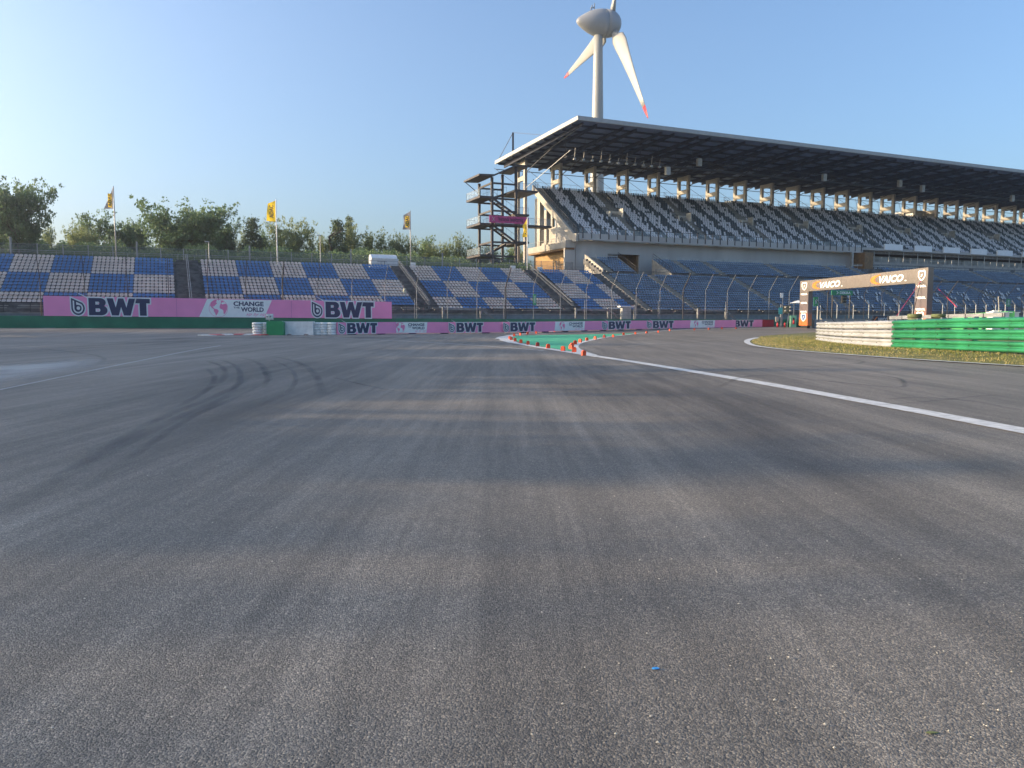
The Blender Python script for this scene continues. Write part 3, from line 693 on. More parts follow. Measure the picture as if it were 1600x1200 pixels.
# ------------------------------------------------------------------ seats
SW = .44
def seat_template(kind):
    v = []; f = []
    def quadstrip(rows):
        b = len(v); n = len(rows[0])
        for r in rows: v.extend(r)
        for j in range(len(rows)-1):
            for i in range(n-1): f.append((b+j*n+i, b+j*n+i+1, b+(j+1)*n+i+1, b+(j+1)*n+i))
    w = SW/2
    if kind == 'low':   # bucket seat: pan + low rounded back
        quadstrip([[(-w*.85,.10,.235),(-w*.3,.07,.23),(w*.3,.07,.23),(w*.85,.10,.235)],[(-w*.93,.16,.265),(-w*.4,.16,.25),(w*.4,.16,.25),(w*.93,.16,.265)],[(-w*.93,.38,.275),(-w*.4,.42,.25),(w*.4,.42,.25),(w*.93,.38,.275)],
                   [(-w*.93,.44,.36),(-w*.5,.49,.36),(w*.5,.49,.36),(w*.93,.44,.36)],[(-w*.86,.46,.45),(-w*.5,.51,.47),(w*.5,.51,.47),(w*.86,.46,.45)],[(-w*.52,.47,.52),(-w*.25,.52,.545),(w*.25,.52,.545),(w*.52,.47,.52)]])
        quadstrip([[(-w*.75,.10,.235),(-w*.2,.08,.23),(w*.2,.08,.23),(w*.75,.10,.235)],[(-w*.7,.16,.16),(-w*.2,.16,.15),(w*.2,.16,.15),(w*.7,.16,.16)]])
    else:               # upright high-backed seat, tipped up
        quadstrip([[(-w*.75,.12,.30),(0,.08,.28),(w*.75,.12,.30)],[(-w*.75,.16,.42),(0,.12,.42),(w*.75,.16,.42)],[(-w*.6,.20,.50),(0,.16,.51),(w*.6,.20,.50)]])
        quadstrip([[(-w*.85,.30,.50),(0,.34,.50),(w*.85,.30,.50)],[(-w*.85,.36,.78),(0,.40,.78),(w*.85,.36,.78)],[(-w*.6,.38,.87),(0,.42,.89),(w*.6,.38,.87)]])
    v = np.array(v); a = math.atan2(DY, DX); c, s = math.cos(a), math.sin(a)
    return np.stack([v[:,0]*c-v[:,1]*s, v[:,0]*s+v[:,1]*c, v[:,2]], 1), np.array(f)
SEATV = {k: seat_template(k) for k in ('low','high')}
def seats_mesh(name, kind, pos):
    Vt, Ft = SEATV[kind]; pos = np.array(pos); n = len(pos)
    V = (Vt[None]+pos[:,None]).reshape(-1,3); Fq = (Ft[None]+(np.arange(n)*len(Vt))[:,None,None]).reshape(-1,4)
    return np_mesh(name, V, Fq)
ROWD, ROWR, Z0 = .9, .41, 3.15
def row_t(k): return k*ROWD
def row_z(k): return Z0-.42+k*ROWR
# checker blocks, boundaries along the stand (metres)
blocks = [(-44,-39.7,'B'),(-39.7,-35.4,'W'),(-35.4,-31,'B'),(-29,-24.7,'W'),(-24.7,-20.3,'B'),(-20.3,-16,'W'),(-16,-11.7,'B'),(-11.7,-7.4,'W'),(-7.4,-4.0,'W'),(-4.0,-.3,'B'),(-.3,3.95,'W'),(3.95,8.2,'B'),(8.2,12.9,'W'),(12.9,17.4,'B'),
          (20.7,25.1,'W'),(25.1,29.5,'B'),(29.5,33.8,'W'),(33.8,38.1,'B'),(38.1,42.4,'W'),(42.4,46.4,'B'),
          (49.4,52.8,'W'),(52.8,56.7,'B'),(56.7,60.4,'W'),(60.4,64.1,'B'),(64.1,67.7,'W'),(70.9,74.5,'B'),(74.5,78.1,'W'),(78.1,79.9,'B')]
low_list = []   # (s,row,colour)
for a, b, c in blocks:
    n = int(round((b-a)/.47))
    for i in range(n):
        s = a+(i+.5)*(b-a)/n
        for k in range(0, 16):
            band = 0 if k >= 10 else (1 if k >= 4 else 2)
            col = c if band % 2 == 0 else ('W' if c == 'B' else 'B')
            if a < 47 and k < 1: continue
            low_list.append((s, k, col))
rs = random.Random(3)
# right hand sections, all faded blue, rows 0..22, aisles
aisles_low = [82.4]+[at_t(px, py, 7.0)[0] for px, py in ((1050,454),(1180,461),(1289,467),(1393,462),(1470,435+25),(1550,462))]+[205, 221, 237, 252]
aisles_up = [at_t(px, 410, 20.3)[0] for px in (924.5,1051.5,1098.5,1197.5,1288,1326,1440,1518,1583)]+[240, 254]
OP0, OP1 = at_t(964,403,20.5)[0], at_t(1020,407,20.5)[0]
HO0, HO1, HOZ = at_t(949,410,23.2)[0], at_t(999,410,23.2)[0], at_t(975,397.5,23.2)[1]
right_list = []
for i in range(int((262-83.4)/.47)):
    s = 83.4+i*.47
    for k in range(0, 23):
        al = aisles_low if k < 16 else aisles_up
        if any(abs(s-a) < .75 for a in al): continue
        if k == 15: continue
        if k >= 16 and OP0 < s < OP1: continue      # stairway to the opening
        if k >= 16 and 146 < s < 153: continue
        wq = 'F'
        if s > 128 and k < 12 and rs.random() < (.10 if k < 9 else .04): wq = 'W'
        elif rs.random() < .02: wq = 'B'
        right_list.append((s, k, wq))
# individual seats: the 300 at the left photo edge (largest in view)
vis = [q for q in low_list if 0.6 < q[0] and q[1] >= 2]
vis.sort(key=lambda q: (round(q[0],2), q[1])); indiv = vis[:300]; iset = set(indiv)
cols = sorted({round(q[0],2) for q in indiv})
mB = seats_mesh('stadium_seat', 'low', [(0,0,0)]); mB.materials.append(M_BLUESEAT); mW = seats_mesh('stadium_seat', 'low', [(0,0,0)]); mW.materials.append(M_WSEAT)
for s, k, c in indiv:
    o = bpy.data.objects.new('stadium_seat', mB if c == 'B' else mW); COL.objects.link(o); o.location = W(s, row_t(k), row_z(k)-.02)
    tag(o, f"{'blue' if c=='B' else 'pale grey'} lower stand seat, {words(16-k)} row from top, {words(cols.index(round(s,2))+1)} column from the photo's left edge", 'seat', 'numbered rows of seats in the lower stand')
rest = [q for q in low_list if q not in iset]
def stuffseats(name, L, c, m_, kind, label, zf=row_z, tf=row_t):
    P = [W(s+rs.uniform(-.01,.01), tf(k), zf(k)-.02) for s, k, cc in L if cc == c]
    return tag(link(name, seats_mesh(name, kind, P), m_), label, 'seats', kind='stuff')
stuffseats('blue_seats', rest, 'B', M_BLUESEAT, 'low', 'remaining rows of bright blue seats in checker blocks of the lower stand')
stuffseats('pale_seats', rest, 'W', M_WSEAT, 'low', 'remaining rows of pale grey seats in checker blocks of the lower stand')
stuffseats('faded_blue_seats', right_list, 'F', M_BLUE2, 'low', 'rows of faded blue seats in the lower stand below the roofed tier')
stuffseats('blue_seats', right_list, 'B', M_BLUESEAT, 'low', 'single darker blue seats among the faded blue rows')
stuffseats('white_seats', right_list, 'W', mat('bright_white_seat', (.72,.72,.72), .5), 'high', 'scattered white seats among blue rows behind the arch')

# ------------------------------------------------------------------ lower stand (terrace)
S_L, S_R = -52, 268
ls = thing('seating_terrace', 'long open concrete seating terrace behind the debris fence', 'grandstand', W(60, 0, 0))
st = MB()
for k in range(-2, 16): st.bst(S_L, S_R, row_t(k)-.25, row_t(k)+ROWD-.25, -.1 if k < 0 else row_z(k)-.9, row_z(k))
for k in range(16, 23): st.bst(82.5, OP0, row_t(k)-.25, row_t(k)+ROWD-.25, row_z(k)-.9, row_z(k))
for k in range(16, 23): st.bst(OP1, S_R, row_t(k)-.25, row_t(k)+ROWD-.25, row_z(k)-.9, row_z(k))
st.bst(82.5, 150, row_t(16)-.25, 23.9, row_z(15)-1, row_z(15)-.01)
st.build('steps', M_CONCD, ls)
sl = MB(); sl.prism([W(S_L,-2.05,-.1), W(S_L,14.5,-.1), W(S_L,14.5,row_z(15)-.95), W(S_L,-.25,row_z(0)-.95)], Vector(W(S_R,0,0))-Vector(W(S_L,0,0)))
sl.build('substructure', M_CONC, ls)
bk = MB(); bk.bst(S_L, 82.5, row_t(16)-.25, row_t(16)+6.0, -.1, row_z(15)+.0); bk.build('rear_walkway', M_CONC, ls)
fr = MB(); fr.bst(S_L, S_R, -2.35, -2.06, -.1, 2.05); fr.build('front_wall', M_GREYBLUE, ls)
ca = MB(); ca.bst(S_L, S_R, -2.4, -2.0, 2.05, 2.18); ca.build('coping', M_CONC, ls)
be = MB()
for tt, zz in ((-1.55,2.62),(-.75,2.86)):
    for s in np.arange(-40, S_R, 4.2): be.bst(s, s+3.3, tt, tt+.25, zz, zz+.06)
be.build('bench_boards', M_BEIGE, ls)
# aisle steps
for sa in (19.05, 47.9, 69.3, -2.0-28):
    m_ = MB(); wd = 1.35 if sa != 69.3 else 1.25
    for k in range(0, 32): m_.bst(sa-wd, sa+wd, k*ROWD/2-.25, k*ROWD/2+ROWD/2-.25, row_z(0)-.5+k*ROWR/2, row_z(0)+.02+k*ROWR/2+.1)
    m_.build('aisle_steps', M_CONCD, ls)
M_AIS = mat('aisle_concrete', (.33,.31,.27), .9, var=.15)
for sa in aisles_low:
    m_ = MB()
    for k in range(0, 30): m_.bst(sa-.62, sa+.62, k*ROWD/2-.25, k*ROWD/2+ROWD/2-.25, row_z(0)-.5+k*ROWR/2, row_z(0)+.03+k*ROWR/2+.1)
    m_.build('aisle_steps', M_AIS if sa > 82.3 else M_AIS, ls)
for sa in aisles_up:
    m_ = MB()
    for k in range(32, 46): m_.bst(sa-.62, sa+.62, k*ROWD/2-.25, k*ROWD/2+ROWD/2-.25, row_z(0)-.5+k*ROWR/2, row_z(0)+.03+k*ROWR/2+.1)
    m_.build('aisle_steps', M_AIS, ls)
def handrail(mb, pts, h, every=1.2, r=.03, mid=True):
    P = [Vector(p) for p in pts]
    for a, b in zip(P[:-1], P[1:]):
        L = (b-a).length; n = max(1, int(L/every))
        for k in range(n+1):
            c = a+(b-a)*(k/n); mb.bar(c, c+Vector((0,0,h)), r*1.6)
        mb.bar(a+Vector((0,0,h)), b+Vector((0,0,h)), r*2)
        if mid: mb.bar(a+Vector((0,0,h*.5)), b+Vector((0,0,h*.5)), r*1.3)
for sa in (19.05, 47.9, 69.3):
    m_ = MB()
    for ds in (-.1, .1): handrail(m_, [W(sa+ds,-.2,row_z(0)+.1), W(sa+ds,14,row_z(0)+15.2*ROWR)], 1.0, 1.5)
    m_.build('aisle_handrail', M_STEEL, ls)
m_ = MB(); handrail(m_, [W(S_L,-2.2,2.18), W(S_R,-2.2,2.18)], 1.05, 2.4); m_.build('front_railing', M_STEELD, ls)
m_ = MB(); handrail(m_, [W(S_L,15.2,row_z(15)+.02), W(80,15.2,row_z(15)+.02)], 1.1, 2.0, .025, True); m_.build('rear_railing', M_STEEL, ls)
m_ = MB(); handrail(m_, [W(OP1-3.5,14.6,row_z(15)), W(OP1,14.6,row_z(15))], 1.1, 1.0, .03); m_.build('opening_railing', M_STEEL, ls)
for a, b in [(a+.9, b-.9) for a, b in zip([83.2]+aisles_up, aisles_up) if b-a > 2.5 and not (a < OP0 < b)]+[(aisles_up[0]+.9, OP0), (OP1, aisles_up[1]-.9)]:
    m_ = MB(); handrail(m_, [W(a,row_t(22)+.5,row_z(22)+.02), W(b,row_t(22)+.5,row_z(22)+.02)], .95, 1.6, .03, False)
    m_.bst(a, b, row_t(22)+.48, row_t(22)+.6, row_z(22)+.62, row_z(22)+.78); m_.build('upper_railing', M_STEELL, ls)
# stairs to the dark opening with sloped side walls
m_ = MB()
for s in (OP0, OP1-.25):
    MB().prism([W(s,14.4,row_z(15)), W(s,row_t(22)+.6,row_z(15)), W(s,row_t(22)+.6,row_z(22)+.45), W(s,14.4,row_z(15)+.45)], Vector(W(.25,0,0))-Vector(W(0,0,0))).build('stairway_wall', M_AIS, ls)
m_ = MB()
for s in (OP0+.1, OP1-.1): handrail(m_, [W(s,14.4,row_z(15)+.5), W(s,row_t(22)+.5,row_z(22)+.5)], .9, 1.0, .03)
m_.build('stairway_handrail', M_STEELD, ls)
m_ = MB(); m_.prism([W(82.9,14.6,row_z(15)-.5), W(82.9,row_t(22)+.9,row_z(15)-.5), W(82.9,row_t(22)+.9,row_z(22)+.9), W(82.9,14.6,row_z(15)+.9)], Vector(W(.3,0,0))-Vector(W(0,0,0)))
m_.build('end_wall', M_BEIGE, ls)

# rear fence behind the walkway
rf = thing('mesh_fence', 'grey mesh fence on top behind the last row of the lower stand', 'fence', W(20, 19.5, 0))
m_ = MB()
for i, s in enumerate(np.arange(-45, 81, 2.9)): 
    MB().bar(W(s,19.5,8), W(s,19.5,11.2 if i % 5 else 11.9), .10 if i % 5 else .2).build('post', M_STEEL, rf)
for z in (9.0,10.1,11.1): m_.bar(W(-45,19.5,z), W(80,19.5,z), .035)
m_.build('rail', M_STEEL, rf)
mp = MB(); mp.v = [W(-45,19.5,8.2),W(80,19.5,8.2),W(80,19.5,11.1),W(-45,19.5,11.1)]; mp.f = [(0,1,2,3)]
mp.build('wire_mesh', alpha_mat('wire_mesh_grey', (.10,.11,.12), .38), rf)

# ------------------------------------------------------------------ debris fence
df = thing('debris_fence', 'tall debris fence with bent-over tops between green wall and stand', 'fence', W(60,-5.8,0))
POL = 3.98; TF = -5.6
i = 0; s = 4.75-POL*9
tops = []
while s < 268 and i < 76:
    thick = (i-9) % 7 == 6; col = M_STEELD if thick or s > 105 or s < 34 else M_STEEL
    m_ = MB(); r = .085 if thick else .042
    hk = 5.6; m_.tube(W(s,TF,0), W(s,TF,hk), r, r, 8); m_.tube(W(s,TF,hk), W(s,TF-1.75,hk+2.35), r, r*.8, 8)
    m_.build('post', col, df)
    if i % 3 == 1 and 0 < s < 100:
        m_ = MB(); m_.tube(W(s-.25,TF+.02,0), W(s-.25,TF+.02,4.0), .04, .04, 6); m_.build('stay', M_STEEL, df)
    s += POL; i += 1
m_ = MB()
for z in (1.9,2.5,3.1,3.7,4.3,4.9,5.5): m_.bar(W(-30,TF,z), W(268,TF,z), .018)
for k in (.35,.7,1.0): m_.bar(W(-30,TF-1.75*k,5.6+2.35*k), W(268,TF-1.75*k,5.6+2.35*k), .02)
m_.build('cable', M_STEELD, df)
mp = MB(); mp.v = [W(-30,TF,1.5),W(268,TF,1.5),W(268,TF,5.6),W(-30,TF,5.6),W(268,TF-1.75,7.95),W(-30,TF-1.75,7.95)]; mp.f = [(0,1,2,3),(3,2,4,5)]
mp.build('wire_mesh', alpha_mat('fence_mesh_dark', (.09,.10,.11), .10), df)
# fence signs
def small_sign(px, py0, py1, wpx, t, m_, label, txt=None):
    s_a, z1 = at_t(px-wpx/2, py0, t); s_b, z0 = at_t(px+wpx/2, py1, t)
    th = thing('sign', label, 'sign', W((s_a+s_b)/2, t, z0))
    MB().bst(s_a, s_b, t-.03, t, z0, z1).build('board', m_, th)
    return th, s_a, s_b, z0, z1
for px_, a, b, w_, lab in ((645.5,410,419.5,8,'white sign with dark symbol at the top of the left-centre aisle'),(801.5,415,423.5,8,'white sign beside the yellow flag pole'),(843.5,417,425,8,'white sign on the rear railing in front of the ochre wall')):
    small_sign(px_, a, b, w_, 15.0, M_WHITE, lab)
th, sa, sb, z0, z1 = small_sign(835.5, 459.5, 476.5, 4.6, TF-.1, M_GREEN, 'narrow upright green sign on a debris fence post in front of seats')
F = Face(W(sa,TF-.135,z0), (0,0,1), (DY,-DX,0), (-DX,-DY,0)); F.put('lettering', glyph_text('DEKRA', .02), .25, (z1-z0)-.2, -(sb-sa)*.75, -(sb-sa)*.25, M_WHITE, th, .006)
th, sa, sb, z0, z1 = small_sign(1575.5, 467, 479, 5, TF-.1, M_GREENB, 'narrow upright green sign on the fence at the right photo edge')
F = Face(W(sa,TF-.135,z0), (0,0,1), (DY,-DX,0), (-DX,-DY,0)); F.put('lettering', glyph_text('DEKRA', .02), .25, (z1-z0)-.2, -(sb-sa)*.75, -(sb-sa)*.25, M_WHITE, th, .006)

# gantry frames / gates at the foot of the stand
for px_, lab in ((722,'low steel gate frame at the foot of the stand, left of the green tip'),(925,'low steel gate frame under a grey tarpaulin by the checker seats'),(1112,'low steel gate frame at the foot of the faded blue seats')):
    s_, _ = at_t(px_, 495, -3.2); t = thing('gate_frame', lab, 'gate', W(s_,-3.2,0))
    for ds in (-2.6, 2.6): MB().bst(s_+ds-.12, s_+ds+.12, -3.4, -3.1, 0, 3.0).build('post', M_STEEL, t)
    m_ = MB(); m_.bst(s_-2.6, s_+2.6, -3.4, -3.1, 2.6, 2.9); m_.bar(W(s_+2.8,-3.25,2.7), W(s_+6,-3.25,.3), .12, .25); m_.build('beam', M_STEEL, t)
s_, _ = at_t(978, 490, -4)
t = thing('white_cabinet', 'white steel cabinet on posts behind the fence near the checker end', 'cabinet', W(s_,-4,0))
MB().bst(s_-.7,s_+.7,-4.2,-3.6,1.2,3.1).build('box', M_STEELL, t); MB().bst(s_-1.1,s_+1.1,-4.3,-3.5,3.1,3.3).build('lid', M_WHITE, t)
m_ = MB(); m_.bst(s_+1.4,s_+1.6,-4,-3.8,0,3.4); m_.bst(s_-.6,s_-.45,-4,-3.8,0,1.2); m_.bst(s_+.45,s_+.6,-4,-3.8,0,1.2); m_.build('leg', M_STEELL, t)

# ------------------------------------------------------------------ roofed grandstand
SE = 82.0        # end of the upper tier
gs = thing('roofed_grandstand', 'large concrete grandstand with steep upper tier under a flat dark roof', 'grandstand', W(150, 30, 0))
UT0, UR, UD, NR = 22.6, .50, .76, 21
def ut(k): return UT0+k*UD
def uz(k): return 16.15+k*UR
m_ = MB()
for k in range(NR): m_.bst(SE, S_R, ut(k), ut(k)+UD, uz(k)-.8, uz(k))
m_.bst(SE, S_R, ut(NR), ut(NR)+1.6, uz(NR)-.9, uz(NR))
m_.build('upper_tier', mat('tier_concrete', (.30,.29,.27), .9, var=.2), gs)
# parapet / deck edge
m_ = MB(); m_.bst(SE+.3, 150, 21.6, 22.6, 15.25, 16.35); m_.bst(150, S_R, 21.6, 22.6, 15.9, 16.45)
m_.build('deck_edge', M_WALLG, gs)
pp = MB()
for s in np.arange(SE+1, 150, 1.75): pp.bst(s-.06, s+.06, 21.5, 21.6, 15.5, 17.3)
pp.bar(W(SE+.3,21.55,17.3), W(S_R,21.55,17.3), .06); pp.build('parapet_railing', M_STEELD, gs)
gp = MB(); gp.v = [W(SE+.3,21.57,16.35),W(150,21.57,16.35),W(150,21.57,17.28),W(SE+.3,21.57,17.28)]; gp.f = [(0,1,2,3)]; gp.build('glass_parapet', M_GLASS, gs)
M_PANEL = mat('parapet_white', (.92,.92,.92), .5, var=.03)
for s in np.arange(156, S_R-6, 9.1): MB().bst(s, s+5.4, 21.3, 21.55, 16.1, 17.35).build('parapet_panel', M_PANEL, gs)
# main wall under the tier, with opening
zw0 = row_z(16)-1
m_ = MB(); m_.bst(SE+.5, HO0, 23.2, 23.8, 8, 15.3); m_.bst(HO0, HO1, 23.2, 23.8, HOZ, 15.3); m_.bst(HO1, 152, 23.2, 23.8, 8, 15.3); m_.bst(152, S_R, 23.2, 23.8, 8, 13.6)
m_.build('wall', M_WALLG, gs)
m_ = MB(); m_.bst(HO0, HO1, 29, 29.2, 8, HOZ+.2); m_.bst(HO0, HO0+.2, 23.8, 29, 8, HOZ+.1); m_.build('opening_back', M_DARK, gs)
m_ = MB(); m_.bst(HO1-.2,HO1,23.7,29,8,HOZ); m_.bst(HO0+3,HO1-.2,26.6,28.8,8,HOZ); m_.bst(HO0+.2,HO1-.2,23.8,28.6,HOZ+.001,HOZ+.2); m_.build('opening_side', M_BROWN, gs)
# right hand concourse: balcony, railings
m_ = MB(); m_.bst(151, S_R, 22.0, 23.2, 12.0, 12.55); m_.bst(151, S_R, 21.8, 22.0, 12.0, 13.0); m_.build('balcony', mat('balcony_grey', (.12,.125,.13), .7), gs)
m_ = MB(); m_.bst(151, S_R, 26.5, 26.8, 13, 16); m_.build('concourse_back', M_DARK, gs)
m_ = MB()
for s in np.arange(151, S_R, 1.3): m_.bst(s, s+.85, 21.72, 21.8, 12.1, 12.28)
m_.build('balcony_trim', M_WHITE, gs)
m_ = MB(); m_.bst(151,S_R,23.9,24.1,13.5,14.9); m_.build('window_band', mat('pale_window', (.34,.33,.30), .5, var=.3, scale=.5), gs)
m_ = MB()
for i, s in enumerate(np.arange(151.5, S_R, 2.2)): m_.bst(s-.06, s+.06, 21.9, 22.0, 12.9, 15.9 if i % 2 else 14.6)
for z in (13.6,14.2): m_.bar(W(151,21.95,z), W(S_R,21.95,z), .05)
m_.build('balcony_railing', M_STEELL, gs)
m_ = MB(); m_.bst(148.6, 151.0, 19.8, 23.1, 10.4, 15.2); m_.build('service_core', M_BROWN, gs)
m_ = MB(); m_.bst(146.6,147.0,21.2,21.6,9.5,15.25); m_.build('downpipe', M_STEELL, gs)
# end wall (s = SE): rake stringer, wall pieces, balcony, ochre recess
def endpoly(pts, s0, s1): 
    return MB().prism([W(s0,t,z) for t, z in pts], Vector(W(s1,0,0))-Vector(W(s0,0,0)))
zr = lambda t: 16.15+(t-UT0)*UR/UD
endpoly([(21.4,14.9),(22.6,14.9),(39,zr(39)-1.1),(39,zr(39)+.25),(22.6,zr(22.6)+.25),(21.4,16.2)], SE-.45, SE).build('raking_edge', M_BEIGE, gs)
m_ = endpoly([(23.5,14.0),(23.5,zr(23.5)-1.25),(30.5,zr(30.5)-1.25),(30.5,14.0)], SE+.15, SE+.6); m_.build('end_wall', M_WALLG, gs)
m_ = MB(); m_.bst(SE-.1,SE+.8,36.4,38.6,14,zr(37)-1.1); m_.bst(SE-.1,SE+.8,33.6,34.6,14,zr(33)-1.2); m_.bst(SE+.15,SE+.6,34.6,36.4,14,zr(34)-5.5); m_.bst(SE+.15,SE+.6,30.5,33.6,14,18.4); m_.build('end_pier', M_BEIGE, gs)
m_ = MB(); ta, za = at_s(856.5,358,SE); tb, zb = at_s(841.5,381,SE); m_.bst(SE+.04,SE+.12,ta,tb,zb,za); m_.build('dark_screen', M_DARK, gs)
m_ = MB(); m_.bst(SE-1.6,SE+.15,22.9,38.5,13.9,14.3); m_.bst(SE-1.7,SE-1.5,22.8,38.5,13.9,15.0); m_.bst(SE-1.7,SE+.15,22.78,22.98,13.9,15.2); m_.build('end_balcony', M_BEIGE, gs)
m_ = MB(); m_.bst(SE-1.6,SE+.1,23.0,38.3,13.6,13.88); m_.build('balcony_soffit', M_BROWN, gs)
m_ = MB(); m_.bst(SE-.3,SE+.4,24.2,38.5,7,13.59); m_.build('ochre_wall', M_WOOD, gs)
m_ = MB(); m_.bst(SE-1.7,SE+.4,23.2,23.6,8,13.88); m_.build('end_fin', M_WALLG, gs)
m_ = MB(); handrail(m_, [W(SE-1.6,23,15.0), W(SE-1.6,38,15.0)], .8, 1.3, .025); m_.build('balcony_handrail', M_STEEL, gs)
m_ = MB(); handrail(m_, [W(SE-.25,21.6,16.3), W(SE-.25,39,zr(39)+.3)], 1.05, 1.1, .03); m_.build('raking_handrail', M_STEELD, gs)
m_ = MB(); handrail(m_, [W(SE+.2,21.6,16.3), W(SE+.2,21.7,16.3)], 1, 1, .03); 
m_ = MB(); handrail(m_, [W(SE,40.1,uz(NR)), W(S_R,40.1,uz(NR))], 1.3, 1.4, .022, True); m_.build('rear_railing', M_STEELL, gs)
# columns
RZF, RZR, RTF, RTR, RS = 33.55, 32.75, 13.2, 47.0, 77.4
def rz(t): return RZF+(RZR-RZF)*(t-RTF)/(RTR-RTF)
for i in range(24):
    s = 80.0+7.62*i
    m_ = MB(); a, b = 38.6, 42.6
    zt = rz(41)-1.15
    m_.bst(s-.25,s+.25,a,a+.7,16 if i else 8,zt); m_.bst(s-.25,s+.25,b-.7,b,16 if i else 0,zt)
    for z in (zt-.45, zt-3.3, zt-6.3): m_.bst(s-.23,s+.23,a+.7,b-.7,z-.42,z+.42)
    m_.build('column', M_BEIGE, gs)
    MB().bst(s-.42,s+.42,a-.15,b+.15,zt,zt+.25).build('column_cap', M_WALLG, gs) if i < 0 else None
# roof
rf_ = MB(); rf_.hexa([W(RS,RTF,RZF-.45),W(S_R+20,RTF,RZF-.45),W(S_R+20,RTR,RZR-.45),W(RS,RTR,RZR-.45),W(RS,RTF,RZF-.1),W(S_R+20,RTF,RZF-.1),W(S_R+20,RTR,RZR-.1),W(RS,RTR,RZR-.1)])
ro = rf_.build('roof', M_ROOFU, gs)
m_ = MB(); e = .35
m_.hexa([W(RS-e,RTF-e,RZF-.55),W(S_R+20,RTF-e,RZF-.55),W(S_R+20,RTF,RZF-.55),W(RS-e,RTF,RZF-.55),W(RS-e,RTF-e,RZF+.1),W(S_R+20,RTF-e,RZF+.1),W(S_R+20,RTF,RZF+.1),W(RS-e,RTF,RZF+.1)])
m_.hexa([W(RS-e,RTF,RZF-.55),W(RS,RTF,RZF-.55),W(RS,RTR,RZR-.55),W(RS-e,RTR,RZR-.55),W(RS-e,RTF,RZF+.1),W(RS,RTF,RZF+.1),W(RS,RTR,RZR+.1),W(RS-e,RTR,RZR+.1)])
m_.build('roof_edge', M_ROOFT, ro)
m_ = MB()
for i in range(25):
    for ds in (-1.3, 1.3):
        s = 80.0+7.62*i+ds
        if s > S_R+10: break
        m_.hexa([W(s-.12,RTF+1,RZF-.95),W(s+.12,RTF+1,RZF-.95),W(s+.12,RTR-1,RZR-1.35),W(s-.12,RTR-1,RZR-1.35),W(s-.12,RTF+1,RZF-.45),W(s+.12,RTF+1,RZF-.45),W(s+.12,RTR-1,RZR-.45),W(s-.12,RTR-1,RZR-.45)])
m_.build('rafters', M_NAVYST, ro)
m_ = MB()
for t in np.arange(RTF+2.5, RTR, 3.4): m_.bar(W(RS+.1,t,rz(t)-.62), W(S_R+15,t,rz(t)-.62), .16, .3)
m_.build('purlins', M_NAVYST, ro)
m_ = MB(); m_.bar(W(RS,RTF+20,rz(RTF+20)-2.1), W(S_R+15,RTF+20,rz(RTF+20)-2.1), .2); m_.bar(W(RS,RTR+.1,RZR-1.5), W(S_R,RTR+.1,RZR-1.5), .12)
for i in range(24):
    s = 80.0+7.62*i
    m_.bar(W(s,42.6,27.5), W(s+3.3,RTR-.5,RZR-1.4), .07); m_.bar(W(s,42.6,27.5), W(s-3.3,RTR-.5,RZR-1.4), .07)
    m_.bar(W(s,38.6,rz(38)-3.5), W(s,27,rz(27)-1.3), .12)
m_.build('bracing', M_STEELD, ro)
m_ = MB(); m_.bar(W(81,33,rz(33)-1), W(79,14.5,rz(14)-.7), .13); m_.bar(W(80,38.6,26.5), W(81,22.5,rz(22)-2.8), .08); m_.build('tie_rod', M_STEELL, ro)
# catwalk with lamps under the roof
cwk = MB(); ct = 22.0
for z in (rz(ct)-4.0, rz(ct)-2.9): cwk.bar(W(80,ct,z), W(250,ct,z), .12)
for z in (rz(ct)-4.0,): cwk.bar(W(80,ct+1,z), W(250,ct+1,z), .12)
cwk.bst(80,250,ct,ct+1,rz(ct)-4.15,rz(ct)-4.05)
for s in np.arange(80,250,3.81): cwk.bar(W(s,ct+.5,rz(ct)-4), W(s,ct+.5,rz(ct)-.6), .07); cwk.bar(W(s,ct,rz(ct)-4), W(s,ct,rz(ct)-2.9), .06)
cwk.build('catwalk', M_STEELD, ro)
for i, s in enumerate(np.arange(81.3, 100, 1.75)):
    m_ = MB(); m_.bar(W(s,ct-.3,rz(ct)-4.2), W(s+.1,ct-.4,rz(ct)-2.6-.5*(i%3)), .10); m_.build('lamp_bracket', M_BEIGE, ro)
    MB().bst(s-.2,s+.2,ct-.5,ct-.1,rz(ct)-4.6,rz(ct)-4.3).build('lamp', M_STEELL, ro)
for s, z in ((100.5,28.3),(107.5,30.4),(138.5,29.9),(167,29.6),(197,29.4),(160,30.2)):
    MB().bst(s-.45,s+.45,ct-.7,ct-.1,z-.7,z+.7).build('loudspeaker', M_STEELL, ro)
# mast with guy ropes on the roof end
m_ = MB(); m_.bar(W(77.9,40,rz(40)-.2), W(77.9,40,rz(40)+4.0), .35); m_.bar(W(77.9,40,rz(40)+4.0), W(77.9,26,rz(26)+.2), .06); m_.bar(W(77.9,40,rz(40)+4.0), W(77.6,46.6,rz(46)+.1), .08)
m_.build('roof_mast', M_STEELD, ro)

